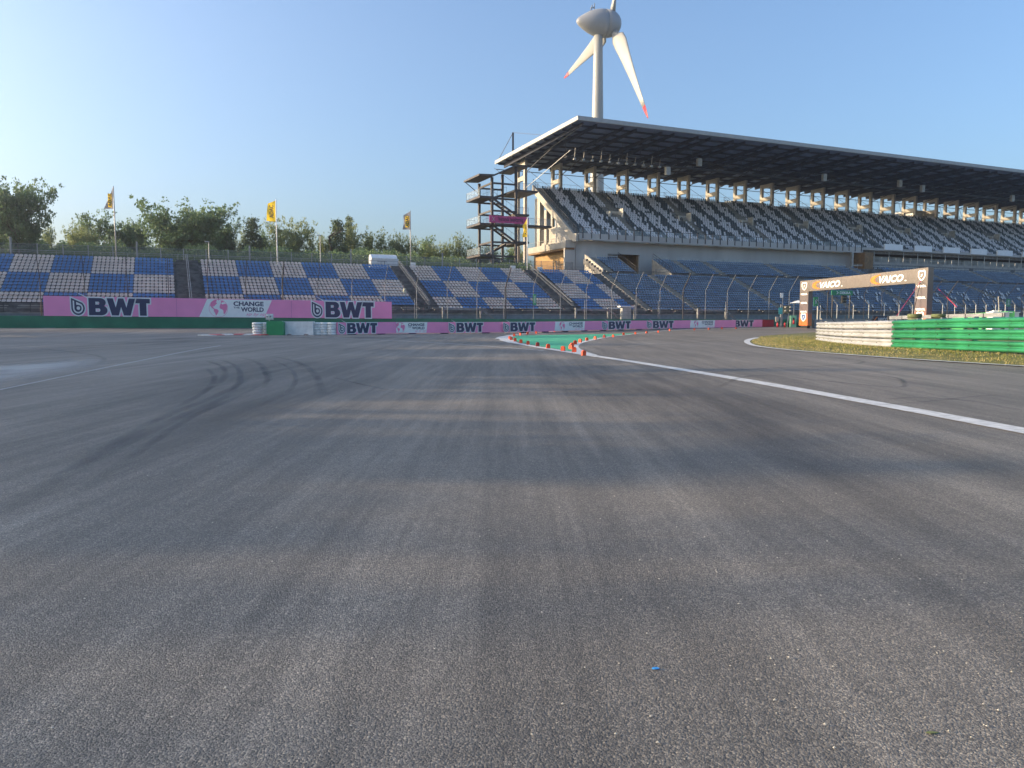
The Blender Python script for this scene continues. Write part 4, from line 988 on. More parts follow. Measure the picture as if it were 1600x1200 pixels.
# upper tier seats
up = []; aup = [at_t(px, 340, 31)[0] for px in (960,1066,1163,1250,1334,1410,1480,1550)]
for i in range(int((S_R-8-SE-1.2)/.53)):
    s = SE+1.4+i*.53
    for k in range(NR):
        if k < NR and any(abs(s-a) < .7 for a in aup): continue
        if any(abs(s-a) < 2.2 and 8 <= k <= 12 and s > a-2.2 for a in aup) and rs.random() < .85: continue
        jag = (0, 1, 1, 0)[k % 4]
        ph = (i+jag+(1 if (k//4) % 2 else 0)) % 8
        c = 'D' if ph < 3 or (ph == 3 and k % 4 in (1,2)) else 'W'
        if ph == 6 and k % 4 == 3: c = 'D'
        if rs.random() < .03: c = 'D' if c == 'W' else 'W'
        up.append((s, k, c))
up.sort(key=lambda q: (q[0], q[1])); uind = up[:300]; uset = set(uind); ucols = sorted({round(q[0],2) for q in uind})
muD = seats_mesh('folding_seat', 'high', [(0,0,0)]); muD.materials.append(M_DSEAT); muW = seats_mesh('folding_seat', 'high', [(0,0,0)]); muW.materials.append(M_WSEAT2)
for s, k, c in uind:
    o = bpy.data.objects.new('folding_seat', muD if c == 'D' else muW); COL.objects.link(o); o.location = W(s, ut(k)+.1, uz(k)-.02)
    tag(o, f"{'charcoal' if c=='D' else 'white'} upper tier seat, {words(k+1)} row from the bottom, {words(ucols.index(round(s,2))+1)} column from its left end", 'seat', 'numbered rows of seats in the upper tier')
urest = [q for q in up if q not in uset]
stuffseats('white_seats', urest, 'W', M_WSEAT2, 'high', 'remaining white seats in zigzag stripes of the upper tier', uz, lambda k: ut(k)+.1)
stuffseats('charcoal_seats', urest, 'D', M_DSEAT, 'high', 'remaining charcoal seats in zigzag stripes of the upper tier', uz, lambda k: ut(k)+.1)
for a in aup:
    m_ = MB()
    for k in range(NR*2): m_.bst(a-.6, a+.6, UT0+k*UD/2, UT0+(k+1)*UD/2, 16.1+k*UR/2-.3, 16.25+k*UR/2)
    m_.build('aisle_steps', M_AIS, gs)
for a in aup:
    t0 = ut(9); m_ = MB(); m_.bst(a+.9,a+1.1,t0,t0+1.5,uz(9)-.2,uz(11)+.75); m_.bst(a-1.9,a-1.7,t0,t0+1.5,uz(9)-.2,uz(10)+.5); m_.bst(a-1.7,a+.9,t0+1.5,t0+1.7,uz(9),uz(11)+.3)
    m_.build('stairwell_wall', mat('stairwell_white', (.6,.58,.52), .7), gs)
    m_ = MB(); handrail(m_, [W(a+.7,t0+3,uz(13)), W(a+.7,ut(NR)-.2,uz(NR))], 1.0, 1.2, .025, True); m_.build('aisle_handrail', M_STEEL, gs)
# small hut on the rear gallery
for px_, lab in ((1160,None),(1438,None)):
    s_, z_ = at_t(px_, 318 if px_ < 1300 else 332, 44); m_ = MB(); m_.bst(s_-4, s_+4, 43, 47, 22, z_-.3); hut = m_.build('control_booth', M_STEELL, gs); MB().bst(s_-4.8,s_+4.8,42,48,z_-.28,z_+.1).build('booth_roof', M_ROOFT, hut)

# ------------------------------------------------------------------ stair tower
zt_ = lambda px, py, t: at_t(px, py, t)[1]
tw = thing('stair_tower', 'open brown steel stair tower beside the left end of the grandstand', 'stair tower', W(71,31,0))
A, B = 68.55, 73.1; T0, T1 = 28.0, 34.0
tops = {(A,T0): zt_(769,277,T0), (B,T0): zt_(806,261,T0), (A,T1): zt_(748.5,287,T1), (B,T1): zt_(785,273,T1)}
for (s, t), z in tops.items(): MB().bst(s-.2, s+.2, t-.2, t+.2, 0, z).build('column', M_TOWER, tw)
LL = [zt_(769,307,T0), zt_(769,349,T0), zt_(769,398,T0)]
RL = [zt_(806,296,T0), zt_(806,334,T0), zt_(806,377,T0)]
def slab(mb, s0, s1, t0, t1, z): mb.bst(s0, s1, t0, t1, z-.35, z)
def glassrail(pts, h=1.15):
    g = MB(); p = MB()
    for a, b in zip(pts[:-1], pts[1:]):
        a = Vector(a); b = Vector(b); g.add([a+Vector((0,0,.1)), b+Vector((0,0,.1)), b+Vector((0,0,h)), a+Vector((0,0,h))], [(0,1,2,3)])
    handrail(p, pts, h, 1.1, .025, False)
    p.build('railing', M_STEEL, tw); g.build('glass_panel', M_GLASS, tw)
for i, z in enumerate(LL):
    m_ = MB(); slab(m_, A-2.4, A+.2, T0-.3, T1+.3, z)
    if i == 1: slab(m_, A+.2, SE-2.2, T0-.8, T0+1.4, z)
    m_.build('landing', M_TOWER, tw)
    glassrail([W(A+.2,T0-.25,z), W(A-2.35,T0-.25,z), W(A-2.35,T1+.25,z), W(A-.5,T1+.25,z)])
for i, z in enumerate(RL):
    m_ = MB(); slab(m_, B-.2, B+(2.5 if i else 4.2), T0-.2, T1+1.2, z); m_.build('landing', M_TOWER, tw)
    glassrail([W(B+.2,T0-.15,z), W(B+(2.4 if i else 4.1),T0-.15,z)])
glassrail([W(A+1,T0-.75,LL[1]), W(SE-2.3,T0-.75,LL[1])])
def flight(s0, z0, s1, z1, t0, t1):
    m_ = MB(); n = 14; tr_ = MB()
    for t in (t0, t1): m_.bar(W(s0,t,z0-.15), W(s1,t,z1-.15), .1, .35)
    for k in range(n):
        f = (k+.5)/n; s = s0+(s1-s0)*f; z = z0+(z1-z0)*f; tr_.bst(s-.13, s+.13, t0+.06, t1-.06, z-.05, z)
    fl = m_.build('stair_flight', M_TOWER, tw); tr_.build('treads', M_BEIGE, fl)
    p = MB(); handrail(p, [W(s0,t0,z0), W(s1,t0,z1)], 1.05, .9, .025, False); p.build('stair_handrail', M_STEEL, fl)
flight(A, LL[0], B, RL[1], T0+.1, T0+1.9); flight(A, LL[1], B, RL[2], T0+.1, T0+1.9); flight(A, LL[2], B, LL[2]-3.6, T0+.1, T0+1.9)
flight(B, RL[0], A, LL[0], T1-1.9, T1-.1); flight(B, RL[1], A, LL[1], T1-1.9, T1-.1); flight(B, RL[2], A, LL[2], T1-1.9, T1-.1)
m_ = MB()
for z in (LL[0]+2.3,LL[0]-.3,LL[1]+2.2,LL[1]-.3,LL[2]+2.2,LL[2]-.2):
    for t in (T0, T1): m_.bar(W(A,t,z), W(B,t,z), .22, .3)
    for s in (A,): m_.bar(W(s,T0,z), W(s,T1,z), .22, .3)
m_.build('beam', M_TOWER, tw)
m_ = MB(); th = .3
def rp(mb, q):  # roof plate from 4 (s,t,z)
    mb.hexa([W(*p) for p in q]+[W(p[0],p[1],p[2]+th) for p in q])
zA, zB = tops[(A,T0)], tops[(B,T0)]
rp(m_, [(A-2.7,T0-.8,zA),(A+.1,T0-.8,zA+.1),(A+.1,T1+.8,zA+.1),(A-2.7,T1+.8,zA)])
rp(m_, [(A+.11,T0-.8,zA+.1),(B-.2,T0-.8,zB),(B-.2,T1+.6,zB),(A+.11,T1+.6,zA+.1)])
rp(m_, [(B-.19,T0-.8,zB),(B+2.2,T0-.8,zB),(B+2.2,T1+1.2,zB),(B-.19,T1+1.2,zB)])
m_.build('canopy_roof', M_TOWER, tw)
MB().bar(W(A-2.4,T1+.6,zA), W(A-.2,T1,LL[0]+1.4), .12).build('strut', M_TOWER, tw)
# pink sign on the tower
sa, zt = at_t(764.5,338.5,T0-.95); sb, zb = at_t(826,349,T0-.95); z0 = at_t(764.5,346.5,T0-.95)[1]
sg = thing('banner', 'pink banner with dark script hung on the stair tower railing', 'banner', W((sa+sb)/2,T0-.95,z0))
MB().bst(sa, sb, T0-.95, T0-.9, LL[1]+.02, LL[1]+1.25).build('panel', mat('magenta_vinyl', (.55,.06,.22), .6), sg)
F = Face(W(sa,T0-.955,LL[1]), (DX,DY,0), (DY,-DX,0)); L_ = sb-sa
F.put('lettering', glyph_text('Veranda lausitzring', .025), L_*.22, L_*.86, .2, 1.05, mat('dark_script', (.10,.02,.08), .6), sg, .012)
F.put('emblem', glyph_poly('x', [[(0,0),(.2,0),(.5,.4),(.8,0),(1,0),(.62,.5),(1,1),(.8,1),(.5,.6),(.2,1),(0,1),(.38,.5)]]), L_*.07, L_*.14, .3, .98, M_STEELL, sg, .012)

# ------------------------------------------------------------------ wind turbine
TY = 250.0
hx, hy, hz = at_Y(937, 36, TY)
tu = thing('wind_turbine', 'tall pale wind turbine with egg shaped nacelle behind the grandstand roof', 'wind turbine', (hx, hy, 0))
prof = []
for k in range(13):
    f = k/12; prof.append((3.1-(3.1-1.35)*f**.9 if f > .0 else 3.1, f*(hz-3.2)))
cx = at_Y(934.3,120,TY)[0]
MB().lathe((cx, hy, 0), prof, 32).build('tower', M_TURB, tu, smooth=True)
MB().lathe((cx, hy, hz-3.3), [(1.75,0),(1.85,.6),(1.9,1.8)], 28).build('tower_collar', M_NAC, tu, smooth=True)
ax = Vector((.93, .32, .04)).normalized()    # rotor axis pointing to the hub nose (to the right, slightly away)
zv = Vector((0,0,1)); side = ax.cross(zv).normalized(); upv = side.cross(ax).normalized()
def revolve(prof, c, n=28):
    m = MB(); vs = []; fs = []
    for a, r in prof:
        for i in range(n):
            th = math.tau*i/n; vs.append(c+ax*a+side*(r*math.cos(th))+upv*(r*math.sin(th)))
    for j in range(len(prof)-1):
        for i in range(n): fs.append((j*n+i, j*n+(i+1)%n, (j+1)*n+(i+1)%n, (j+1)*n+i))
    fs += [tuple(range(n))[::-1], tuple(range((len(prof)-1)*n, len(prof)*n))]
    return m.add(vs, fs)
C0 = Vector((hx, hy, hz))
revolve([(-7.9,.1),(-7.75,.6),(-7.1,1.25),(-5.3,2.35),(-3.6,3.2),(-1.7,3.85),(0,4.15),(1.5,4.2)], C0).build('nacelle', M_NAC, tu, smooth=True)
hub = revolve([(1.6,4.2),(3.0,4.15),(4.5,3.8),(5.7,3.1),(6.5,2.2),(7.0,1.1),(7.1,.1)], C0).build('hub', M_NAC, tu, smooth=True)
m_ = MB(); m_.bar(C0+ax*-3+upv*3.3, C0+ax*-2.4+upv*5.2, .25); m_.bar(C0+ax*-1.8+upv*3.7, C0+ax*-1.6+upv*5.8, .2); m_.bar(C0+ax*-3+upv*4.2, C0+ax*-1.6+upv*4.6, .3); m_.build('weather_mast', M_STEEL, tu)
F = Face(C0+ax*-5.2-side*0, ax, side)   # dark mark on the nacelle flank
# blades: aim at measured tip pixels
HC = C0+ax*3.9
def blade(dir_, L, name_tip=True):
    d = Vector(dir_).normalized(); ch = d.cross(ax).normalized()
    st_ = [(.09,1.0,.9,0),(.13,1.25,.8,0),(.17,2.4,.62,.5),(.24,2.5,.5,.7),(.4,1.95,.36,.6),(.6,1.4,.26,.45),(.8,.95,.17,.3),(.885,.78,.13,.25)]
    tip = [(.885,.78,.13,.25),(.95,.55,.1,.2),(.985,.32,.07,.15),(1.0,.08,.03,.1)]
    for nm, S_, mt in (('blade', st_, M_TURB), ('blade_tip', tip, M_TIP)):
        m = MB(); n = 14; vs = []; fs = []
        for r, c, th, sh in S_:
            tw_ = R(28)*(1-r); cv = ch*math.cos(tw_)+ax*math.sin(tw_); av = ax*math.cos(tw_)-ch*math.sin(tw_)
            for i in range(n):
                a = math.tau*i/n; vs.append(HC+d*(r*L)+cv*(c*math.cos(a)+sh)+av*(th*math.sin(a)))
        for j in range(len(S_)-1):
            for i in range(n): fs.append((j*n+i, j*n+(i+1)%n, (j+1)*n+(i+1)%n, (j+1)*n+i))
        fs += [tuple(range(n))[::-1], tuple(range((len(S_)-1)*n, len(S_)*n))]
        m.add(vs, fs); bo = m.build(nm, mt, hub if nm == 'blade' else prev, smooth=True); prev = bo
# rotor plane perpendicular to ax; angles chosen from the picture
rdir = lambda a: side*math.cos(R(a))+upv*math.sin(R(a))
for a in (66, 188, 303): blade(rdir(a), 41 if a == 303 else 39)

# ------------------------------------------------------------------ flags
def flag_pole(px, ytop, ybot, t, pts_px, ym, yel, label, txt, grey=False):
    s_, zt = at_t(px, ytop, t); _, zb = at_t(px, ybot, t); b = W(s_, t, zb)
    o = thing('flag_pole', label, 'flag', b)
    m_ = MB().tube(W(s_,t,min(zb,9)), W(s_,t,zt), .10, .06, 10); m_.build('pole', M_WHITE if not grey else M_STEELL, o, smooth=True)
    # cloth as an undulating grid between given pixel corners (top-in, bottom-in, bottom-out, top-out)
    C = [at_t(*p, t) for p in pts_px]; m = MB(); nu, nv = 8, 12
    for j in range(nv+1):
        for i in range(nu+1):
            u, v = i/nu, j/nv
            a = [C[0][k]*(1-v)+C[1][k]*v for k in (0,1)]; c = [C[3][k]*(1-v)+C[2][k]*v for k in (0,1)]
            q = [a[k]*(1-u)+c[k]*u for k in (0,1)]
            m.v.append(W(q[0], t-.05-.22*u*math.sin(v*7+u*4+px), q[1]))
    for j in range(nv):
        for i in range(nu): k = j*(nu+1)+i; m.f.append((k,k+1,k+nu+2,k+nu+1))
    cl = m.build('flag_cloth', yel, o, smooth=True)
    # lettering running down the flag
    cs = [sum(c[0] for c in C)/4, sum(c[1] for c in C)/4]; hh = abs(C[0][1]-C[1][1])*.62; wd = abs((C[0][0]+C[1][0])/2-(C[3][0]+C[2][0])/2)*.5
    F = Face(W(cs[0], t-.34, cs[1]), (0,0,1), (DY,-DX,0), (-DX,-DY,0))
    if grey: F.quad('yellow_field', [(-hh*.55,-wd*.6),(hh*.45,-wd*.6),(hh*.45,wd*.6),(-hh*.55,wd*.6)], M_YEL, cl, -.02)
    F.put('lettering', glyph_text(txt, .02), -hh/2, hh/2, -wd/2, wd/2, M_NAVY, cl, .0)
    return o
flag_pole(177,291,401,17.0,[(176.3,292.5),(176.8,326.5),(162,326),(172,306)],0,M_FGREY,'flag pole with limp grey and yellow flag above the left seats','ADAC',True)
flag_pole(431,311,410,17.0,[(430,313.5),(430.5,346),(416,345.5),(418,318.5)],0,M_YEL,'flag pole with open yellow flag left of centre','ADAC')
flag_pole(641,329,414,17.0,[(640.5,330.5),(641,359),(629.5,358.5),(631,336)],0,M_FGREY,'flag pole with grey flag and yellow field beside the white tent','ADAC',True)
flag_pole(824,340,421,15.6,[(823,342),(823.5,370),(817,371),(817,353)],0,M_YEL,'short flag pole with yellow flag in front of the stair tower','ADAC')

# lamp posts / small poles behind the stand
for px_, y0_, lab in ((500,367,'thin steel lamp post behind the lower stand, right of the open yellow flag'),(326,377,'thin steel pole at the top of the leftmost aisle')):
    s_, z_ = at_t(px_, y0_, 17.5); t = thing('lamp_post', lab, 'lamp post', W(s_,17.5,row_z(15)))
    MB().tube(W(s_,17.5,row_z(15)-.2), W(s_,17.5,z_), .07, .05, 8).build('pole', M_STEELL, t)
    MB().bst(s_-.5,s_+.1,17.4,17.6,z_-.12,z_).build('lamp_head', M_STEELL, t)
# tent / kiosk
s_a, zt = at_t(578.5, 397, 18.2); s_b, _ = at_t(627, 400, 18.2); zb = row_z(15)
t = thing('white_kiosk', 'white kiosk with rounded roof on the walkway behind the seats', 'kiosk', W((s_a+s_b)/2,18.5,zb))
L_ = s_b-s_a; ht = zt-zb
m_ = MB(); m_.bst(s_a, s_b-.6, 17.6, 19.2, zb, zb+ht*.72); m_.build('body', M_TENT, t)
pr = [W(s_a, 17.5+1.8*k/8, zb+ht*.72+ht*.28*math.sin(math.pi*k/8)) for k in range(9)]
MB().prism(pr, Vector(W(L_-.8,0,0))-Vector(W(0,0,0))).build('roof', M_WHITE, t)
m_ = MB()
for x in (.3,.42): m_.bst(s_a+L_*x, s_a+L_*x+.06, 17.55, 17.6, zb, zb+ht*.55)
m_.bst(s_a+.9, s_a+L_*.5, 17.56, 17.6, zb+ht*.5, zb+ht*.53); m_.build('door_frame', M_STEEL, t)
# marshal in pale overall? (bag-like pale object on the aisle rail)
s_, z_ = at_t(632, 457, 5); m_ = MB(); 
m_.lathe(W(s_,5,z_-.5), [(.22,0),(.3,.3),(.26,.7),(.12,1.0),(.04,1.05)], 14)
tag(m_.build('sack', mat('cream_cloth', (.6,.58,.42), .8, bump=.4, bscale=8), None, W(s_,5,z_-.5)), 'cream coloured cloth bundle on the railing of the second aisle', 'sack')

# ------------------------------------------------------------------ start/finish arch
AL = Vector((at_Y(1248.5,500,108)[0], 108, 0)); AR = Vector((at_Y(1446.8,500,79)[0], 79, 0))
a_ = (AR-AL); a_.z = 0; LA = a_.length; a_.normalize(); b_ = Vector((-a_.y, a_.x, 0)); 
if b_.x < 0: b_ = -b_
ZT = 6.72; ZB = .55; DP = .6
def grad_mat():
    m = bpy.data.materials.new('arch_print'); m.use_nodes = True; t = m.node_tree; L = t.links.new; b = t.nodes['Principled BSDF']
    tc = N(t,'ShaderNodeTexCoord'); sx = N(t,'ShaderNodeSeparateXYZ'); L(tc.outputs['Object'], sx.inputs[0])
    mp = N(t,'ShaderNodeMapping'); mp.inputs['Scale'].default_value = (.3,.35,.9); L(tc.outputs['Object'], mp.inputs[0])
    n = N(t,'ShaderNodeTexNoise'); n.inputs['Scale'].default_value = 1.4; n.inputs['Detail'].default_value = 3; L(mp.outputs[0], n.inputs['Vector'])
    ad = N(t,'ShaderNodeMath', operation='MULTIPLY_ADD'); L(n.outputs[0], ad.inputs[0]); ad.inputs[1].default_value = 1.6; L(sx.outputs[2], ad.inputs[2])
    r = N(t,'ShaderNodeMapRange'); r.inputs[1].default_value = .8; r.inputs[2].default_value = 7.2; L(ad.outputs[0], r.inputs[0])
    c = N(t,'ShaderNodeValToRGB'); e = c.color_ramp.elements; e[0].color = (.62,.16,.03,1); e[0].position = .05; e[1].color = (.19,.165,.145,1); e[1].position = 1
    for p, q in ((.22,(.46,.15,.06,1)),(.40,(.15,.115,.115,1)),(.62,(.14,.12,.12,1)),(.8,(.155,.135,.12,1))):
        x = c.color_ramp.elements.new(p); x.color = q
    L(r.outputs[0], c.inputs[0]); L(c.outputs[0], b.inputs['Base Color']); b.inputs['Roughness'].default_value = .5
    w_ = N(t,'ShaderNodeTexNoise'); w_.inputs['Scale'].default_value = 1.2; L(tc.outputs['Object'], w_.inputs['Vector'])
    bp = N(t,'ShaderNodeBump'); bp.inputs['Strength'].default_value = .5; bp.inputs['Distance'].default_value = .15; L(w_.outputs[0], bp.inputs['Height']); L(bp.outputs[0], b.inputs['Normal'])
    return m
M_ARCH = grad_mat()
ar = thing('start_arch', 'start and finish arch wrapped in grey and orange printed fabric', 'arch', tuple(AL))
def abox(x0, x1, z0, z1, d0=0, d1=DP):
    P = lambda x, d, z: AL+a_*x+b_*d+Vector((0,0,z))
    return MB().hexa([P(x0,d0,z0),P(x1,d0,z0),P(x1,d1,z0),P(x0,d1,z0),P(x0,d0,z1),P(x1,d0,z1),P(x1,d1,z1),P(x0,d1,z1)])
WLp, WRp = 2.6, 2.1
pl_ = abox(0, WLp, ZB, ZT).build('post', M_ARCH, ar); pr_ = abox(LA-WRp, LA, ZB, ZT).build('post', M_ARCH, ar)
bm_ = abox(WLp+.003, LA-WRp-.003, ZT-1.5, ZT-.02, .02, DP-.02).build('beam', M_ARCH, ar)
abox(.3, WLp-.3, ZB-.35, ZB, .1, .5).build('foot', M_BLACK, ar); abox(LA-WRp+.3, LA-.3, ZB-.35, ZB, .1, .5).build('foot', M_BLACK, ar)
FA = Face(AL, a_, -b_)
def fpx(px, py): return FA.px(px, py)
for (xa, xb, sw0, sw1) in ((1281,1313,1269,1278.5),(1373,1411.5,1359.5,1371)):
    x0 = fpx(xa,450)[0]; x1 = fpx(xb,440)[0]; q0 = fpx(sw0,450)[0]; q1 = fpx(sw1,450)[0]
    FA.put('lettering', glyph_text('VAICO', .035, .25), x0, x1, ZT-1.22, ZT-.42, M_CREAM, bm_, .012)
    moon = [(.75,1.05)]+arcp(.62,.5,.62,100,260,12,.56)+[(.75,-.02)]+arcp(.85,.5,.52,255,105,12,.48)
    FA.put('swoosh', glyph_poly('moon', [moon]), q0, q1+.6, ZT-1.3, ZT-.25, M_VAN_O, bm_, .012)
    FA.put('dot', glyph_poly('dot', [arcp(0,0,1,0,330,11)]), x1+.25, x1+.6, ZT-1.2, ZT-1.08, M_CREAM, bm_, .012)
for xx in (.36,.64):
    x = WLp+(LA-WLp-WRp)*xx; FA.quad('seam', [(x-.03,ZT-1.49),(x+.03,ZT-1.49),(x+.03,ZT-.04),(x-.03,ZT-.04)], mat('arch_seam', (.10,.09,.1), .7), bm_, .006-.018)
SH = [(0,.86),(.18,1),(.5,.93),(.82,1),(1,.86),(1,.45),(.8,.18),(.5,0),(.2,.18),(0,.45)]
SI = [(.5+(x-.5)*.74,.5+(y-.5)*.74) for x, y in SH]
for x0, wd, po in ((0,WLp,pl_),(LA-WRp,WRp,pr_)):
    for z0 in (ZB+.55, ZT-1.35):
        a = x0+wd*.2; b = x0+wd*.8; e = FA.put('shield', glyph_poly('sh', [SH]), a, b, z0, z0+1.15, M_CREAM, po, .008)
        FA.put('shield_field', glyph_poly('si', [SI]), a+(b-a)*.13, b-(b-a)*.13, z0+.15, z0+1.0, M_SHB if z0 < 2 and x0 == 0 else M_ARCH, e, .014)
        FA.put('shield_mark', glyph_poly('sm', [[(.2,.25),(.4,.2),(.8,.62),(.75,.8),(.5,.62),(.42,.75),(.3,.55),(.45,.45)]]), a+(b-a)*.25, b-(b-a)*.25, z0+.3, z0+.9, M_CREAM, e, .02, ((0,0),(1,1)))
    for z0 in (2.35,3.55,4.75): FA.put('lettering', glyph_text('VIEROL', .05), x0+wd*.1, x0+wd*.9, z0, z0+.24, M_CREAM, po, .008)
# guy straps of the arch
def strapt(p, q, label, m_=M_STRAP, r=.03):
    o = MB().tube(p, q, r, r, 6).build('guy_strap', m_, None, tuple(q)); return tag(o, label, 'strap')
tp = AL+a_*(LA-WRp*.5)-b_*.05
strapt(tuple(tp+Vector((0,0,5.4))), at_Y(1401,494,72), 'red ratchet strap from the right arch post down to its left')
strapt(tuple(tp-b_*.06+Vector((0,0,5.2))), tuple(tp-b_*1.0+Vector((0,0,.6))), 'dark cord hanging down the front of the right arch post', M_BLACK, .035)
strapt(at_Y(1465,450,82), at_Y(1495,480,76), 'red strap right of the arch in front of the blue seats')
strapt(tuple(AL+a_*WLp+b_*1.0+Vector((0,0,4.2))), tuple(AL+a_*WLp+b_*4.2+Vector((0,0,.7))), 'dark guy rope from the left arch post down to its right', M_BLACK, .04)

# small equipment round the left arch post
def gat(px, Yd): x = (px-800)/1200*Yd; return x, Yd, float(gz(x, Yd))
def vpz(px, py, Yd): return at_Y(px, py, Yd)[2]
Ye = 110.5
x, y, z = gat(1237.5, Ye); zt = vpz(1237,493,Ye); wd = .42
t = thing('cabinet', 'light green cabinet holding a red fire extinguisher left of the arch', 'cabinet', (x,y,z))
MB().box(x-wd,x+wd,y-.2,y+.2,z,zt).build('box', M_LGREEN, t)
ex = MB(); ex.lathe((x,y-.33,z+.45), [(.10,0),(.13,.03),(.13,.42),(.08,.5),(.03,.55),(.03,.66)], 14); ex.build('fire_extinguisher', M_RED, t, smooth=True)
MB().box(x-.12,x+.12,y-.26,y-.205,z+.9,z+1.35).build('bracket', M_DARK, t)
for px_, lab in ((1213.8,'small red fire extinguisher standing at the end of the low barrier'),(1225,'red fire extinguisher under the olive light panel')):
    x, y, z = gat(px_, Ye-.4); m_ = MB(); m_.lathe((x,y,z), [(.11,0),(.15,.03),(.15,.5),(.09,.6),(.03,.64),(.03,.76)], 14)
    o = thing('fire_extinguisher', lab, 'fire extinguisher', (x,y,z), 'fire extinguishers by the barrier end'); m_.build('cylinder', M_RED, o, smooth=True)
    MB().box(x-.05,x+.22,y-.03,y+.03,z+.76,z+.83).build('handle', M_BLACK, o)
x, y, z = gat(1212.5, Ye); zt = vpz(1212,495,Ye)
t = thing('junction_box', 'pale grey box on a thin post just right of the red barrier end', 'box', (x,y,z)); MB().box(x-.05,x+.05,y-.05,y+.05,z,zt-.6).build('post', M_STEEL, t); MB().box(x-.2,x+.2,y-.1,y+.1,zt-.7,zt).build('box', M_BEIGE, t)
x, y, z = gat(1219, Ye); zt = vpz(1219,475.5,Ye)
t = thing('sign_post', 'concrete post carrying a teal sign left of the arch', 'sign', (x,y,z)); MB().box(x-.11,x+.11,y-.1,y+.1,z,zt).build('post', M_CONC, t)
MB().box(x-.42,x+.12,y-.18,y-.12,vpz(1219,491,Ye),vpz(1219,480.5,Ye)).build('sign_board', M_TEAL, t)
x, y, z = gat(1221, Ye+2); zt = vpz(1221,457,Ye)
t = thing('sign_post', 'thin pole with a small white board above the teal sign', 'sign', (x,y,z)); MB().box(x-.05,x+.05,y-.05,y+.05,z,zt).build('post', M_STEEL, t)
MB().box(x-.42,x+.0,y-.1,y-.05,vpz(1219,465,Ye+2),zt).build('sign_board', M_WHITE, t)
x, y, z = gat(1227.5, Ye); z0_ = vpz(1227,489.5,Ye); z1_ = vpz(1227,477.5,Ye)
t = thing('marshal_signal', 'olive signal light panel with round lamps on a leaning post', 'signal', (x,y,z)); MB().bar((x+.1,y,z),(x+.3,y,z0_+.2),.12).build('post', M_STEELL, t)
MB().box(x-.5,x+.35,y-.15,y+.15,z0_,z1_).build('panel', M_OLIVE, t)
for k, (dx_, dz_) in enumerate(((.42,.85),(.42,.35),(-.25,.85),(-.25,.35))):
    MB().lathe((x+dx_, y-.18, z0_+dz_-.14), [(.05,0),(.15,.05),(.17,.14),(.15,.23),(.05,.28)], 12).build('lamp', M_BEIGE, t, smooth=True)
x, y, z = gat(1232, Ye+.4)
t = thing('barrier_block', 'dark green low barrier blocks at the foot of the light green cabinet', 'barrier', (x,y,z)); MB().box(x-.4,x+2.1,y,y+.4,z,z+.62).build('body', mat('dark_green_plastic', (.01,.10,.06), .5), t); MB().box(x-.38,x+2.08,y+.02,y+.38,z+.62,z+.66).build('rim', M_GREENB, t)
x, y, z = gat(1238.5, Ye+3); zt = vpz(1238,470,Ye+3)
t = thing('parasol', 'small pale parasol on a thin pole behind the left arch post', 'parasol', (x,y,z)); MB().tube((x,y,z),(x,y,zt),.04,.04,8).build('pole', M_STEEL, t)
MB().lathe((x+.6,y,zt-.35), [(1.3,0),(.7,.2),(.05,.42)], 8).build('canopy', M_BWHITE, t)
for k, (px_, lab) in enumerate(((1271.5,'left one of the three grey ribbed barrels right of the arch post'),(1278,'middle one of the three grey ribbed barrels'),(1285,'right one of the three grey ribbed barrels'))):
    x, y, z = gat(px_, 107.5); tyre_stack(x, y, z, .33, 5, .24, mat('grey_tyre', (.38,.40,.42), .6, var=.1), lab, 'grey ribbed stacks')

# DEKRA sign and fence beyond
t_d = -9.0; sa, zt = at_t(1299,453.5,t_d); sb, zb = at_t(1331.5,461.5,t_d)
t = thing('hanging_sign', 'wide green DEKRA sign seen through the arch', 'sign', W((sa+sb)/2,t_d,0))
MB().bst(sa,sb,t_d-.08,t_d,zb,zt).build('board', M_GREENB, t)
F = Face(W(sa,t_d-.085,zb), (DX,DY,0), (DY,-DX,0)); L_ = sb-sa; hh = zt-zb
F.put('lettering', glyph_text('DEKRA', .035), L_*.38, L_*.90, hh*.24, hh*.78, M_WHITE, t, .012)
F.put('emblem', glyph_poly('dk', [[(0,1),(.25,1),(1,.5),(.2,0),(0,0),(.1,.2),(.55,.48),(.3,.7)]]), L_*.22, L_*.33, hh*.15, hh*.85, M_WHITE, t, .012)
m_ = MB(); m_.bst(sa+.3,sa+.45,t_d,t_d+.15,0,zt); m_.bst(sb-.45,sb-.3,t_d,t_d+.15,0,zt); m_.build('post', M_STEELD, t)
sx_, zz = at_t(1318, 467.5, t_d-.2); t2 = thing('traffic_light', 'small black signal light hanging below the DEKRA sign', 'traffic light', W(sx_,t_d-.2,zz))
MB().bst(sx_-.42,sx_+.42,t_d-.4,t_d-.1,zz-.55,zz+.55).build('housing', M_BLACK, t2); MB().bst(sx_-.06,sx_+.06,t_d-.2,t_d-.1,zz+.55,zb).build('hanger', M_STEELD, t2)
for dz in (-.25,.25):
    for ds in (-.2,.2): MB().tube(W(sx_+ds,t_d-.41,zz+dz), W(sx_+ds,t_d-.46,zz+dz), .13,.13,12).build('lens', M_OLIVE, t2)
sa, zt = at_t(1271.5,464,t_d); sb, zb = at_t(1277.5,478.5,t_d)
t = thing('sign', 'narrow upright green sign directly right of the left arch post', 'sign', W((sa+sb)/2,t_d,0)); MB().bst(sa,sb,t_d-.06,t_d,zb,zt).build('board', M_GREENB, t); MB().bst(sb,sb+.15,t_d-.05,t_d+.1,0,zt).build('post', M_STEELL, t)
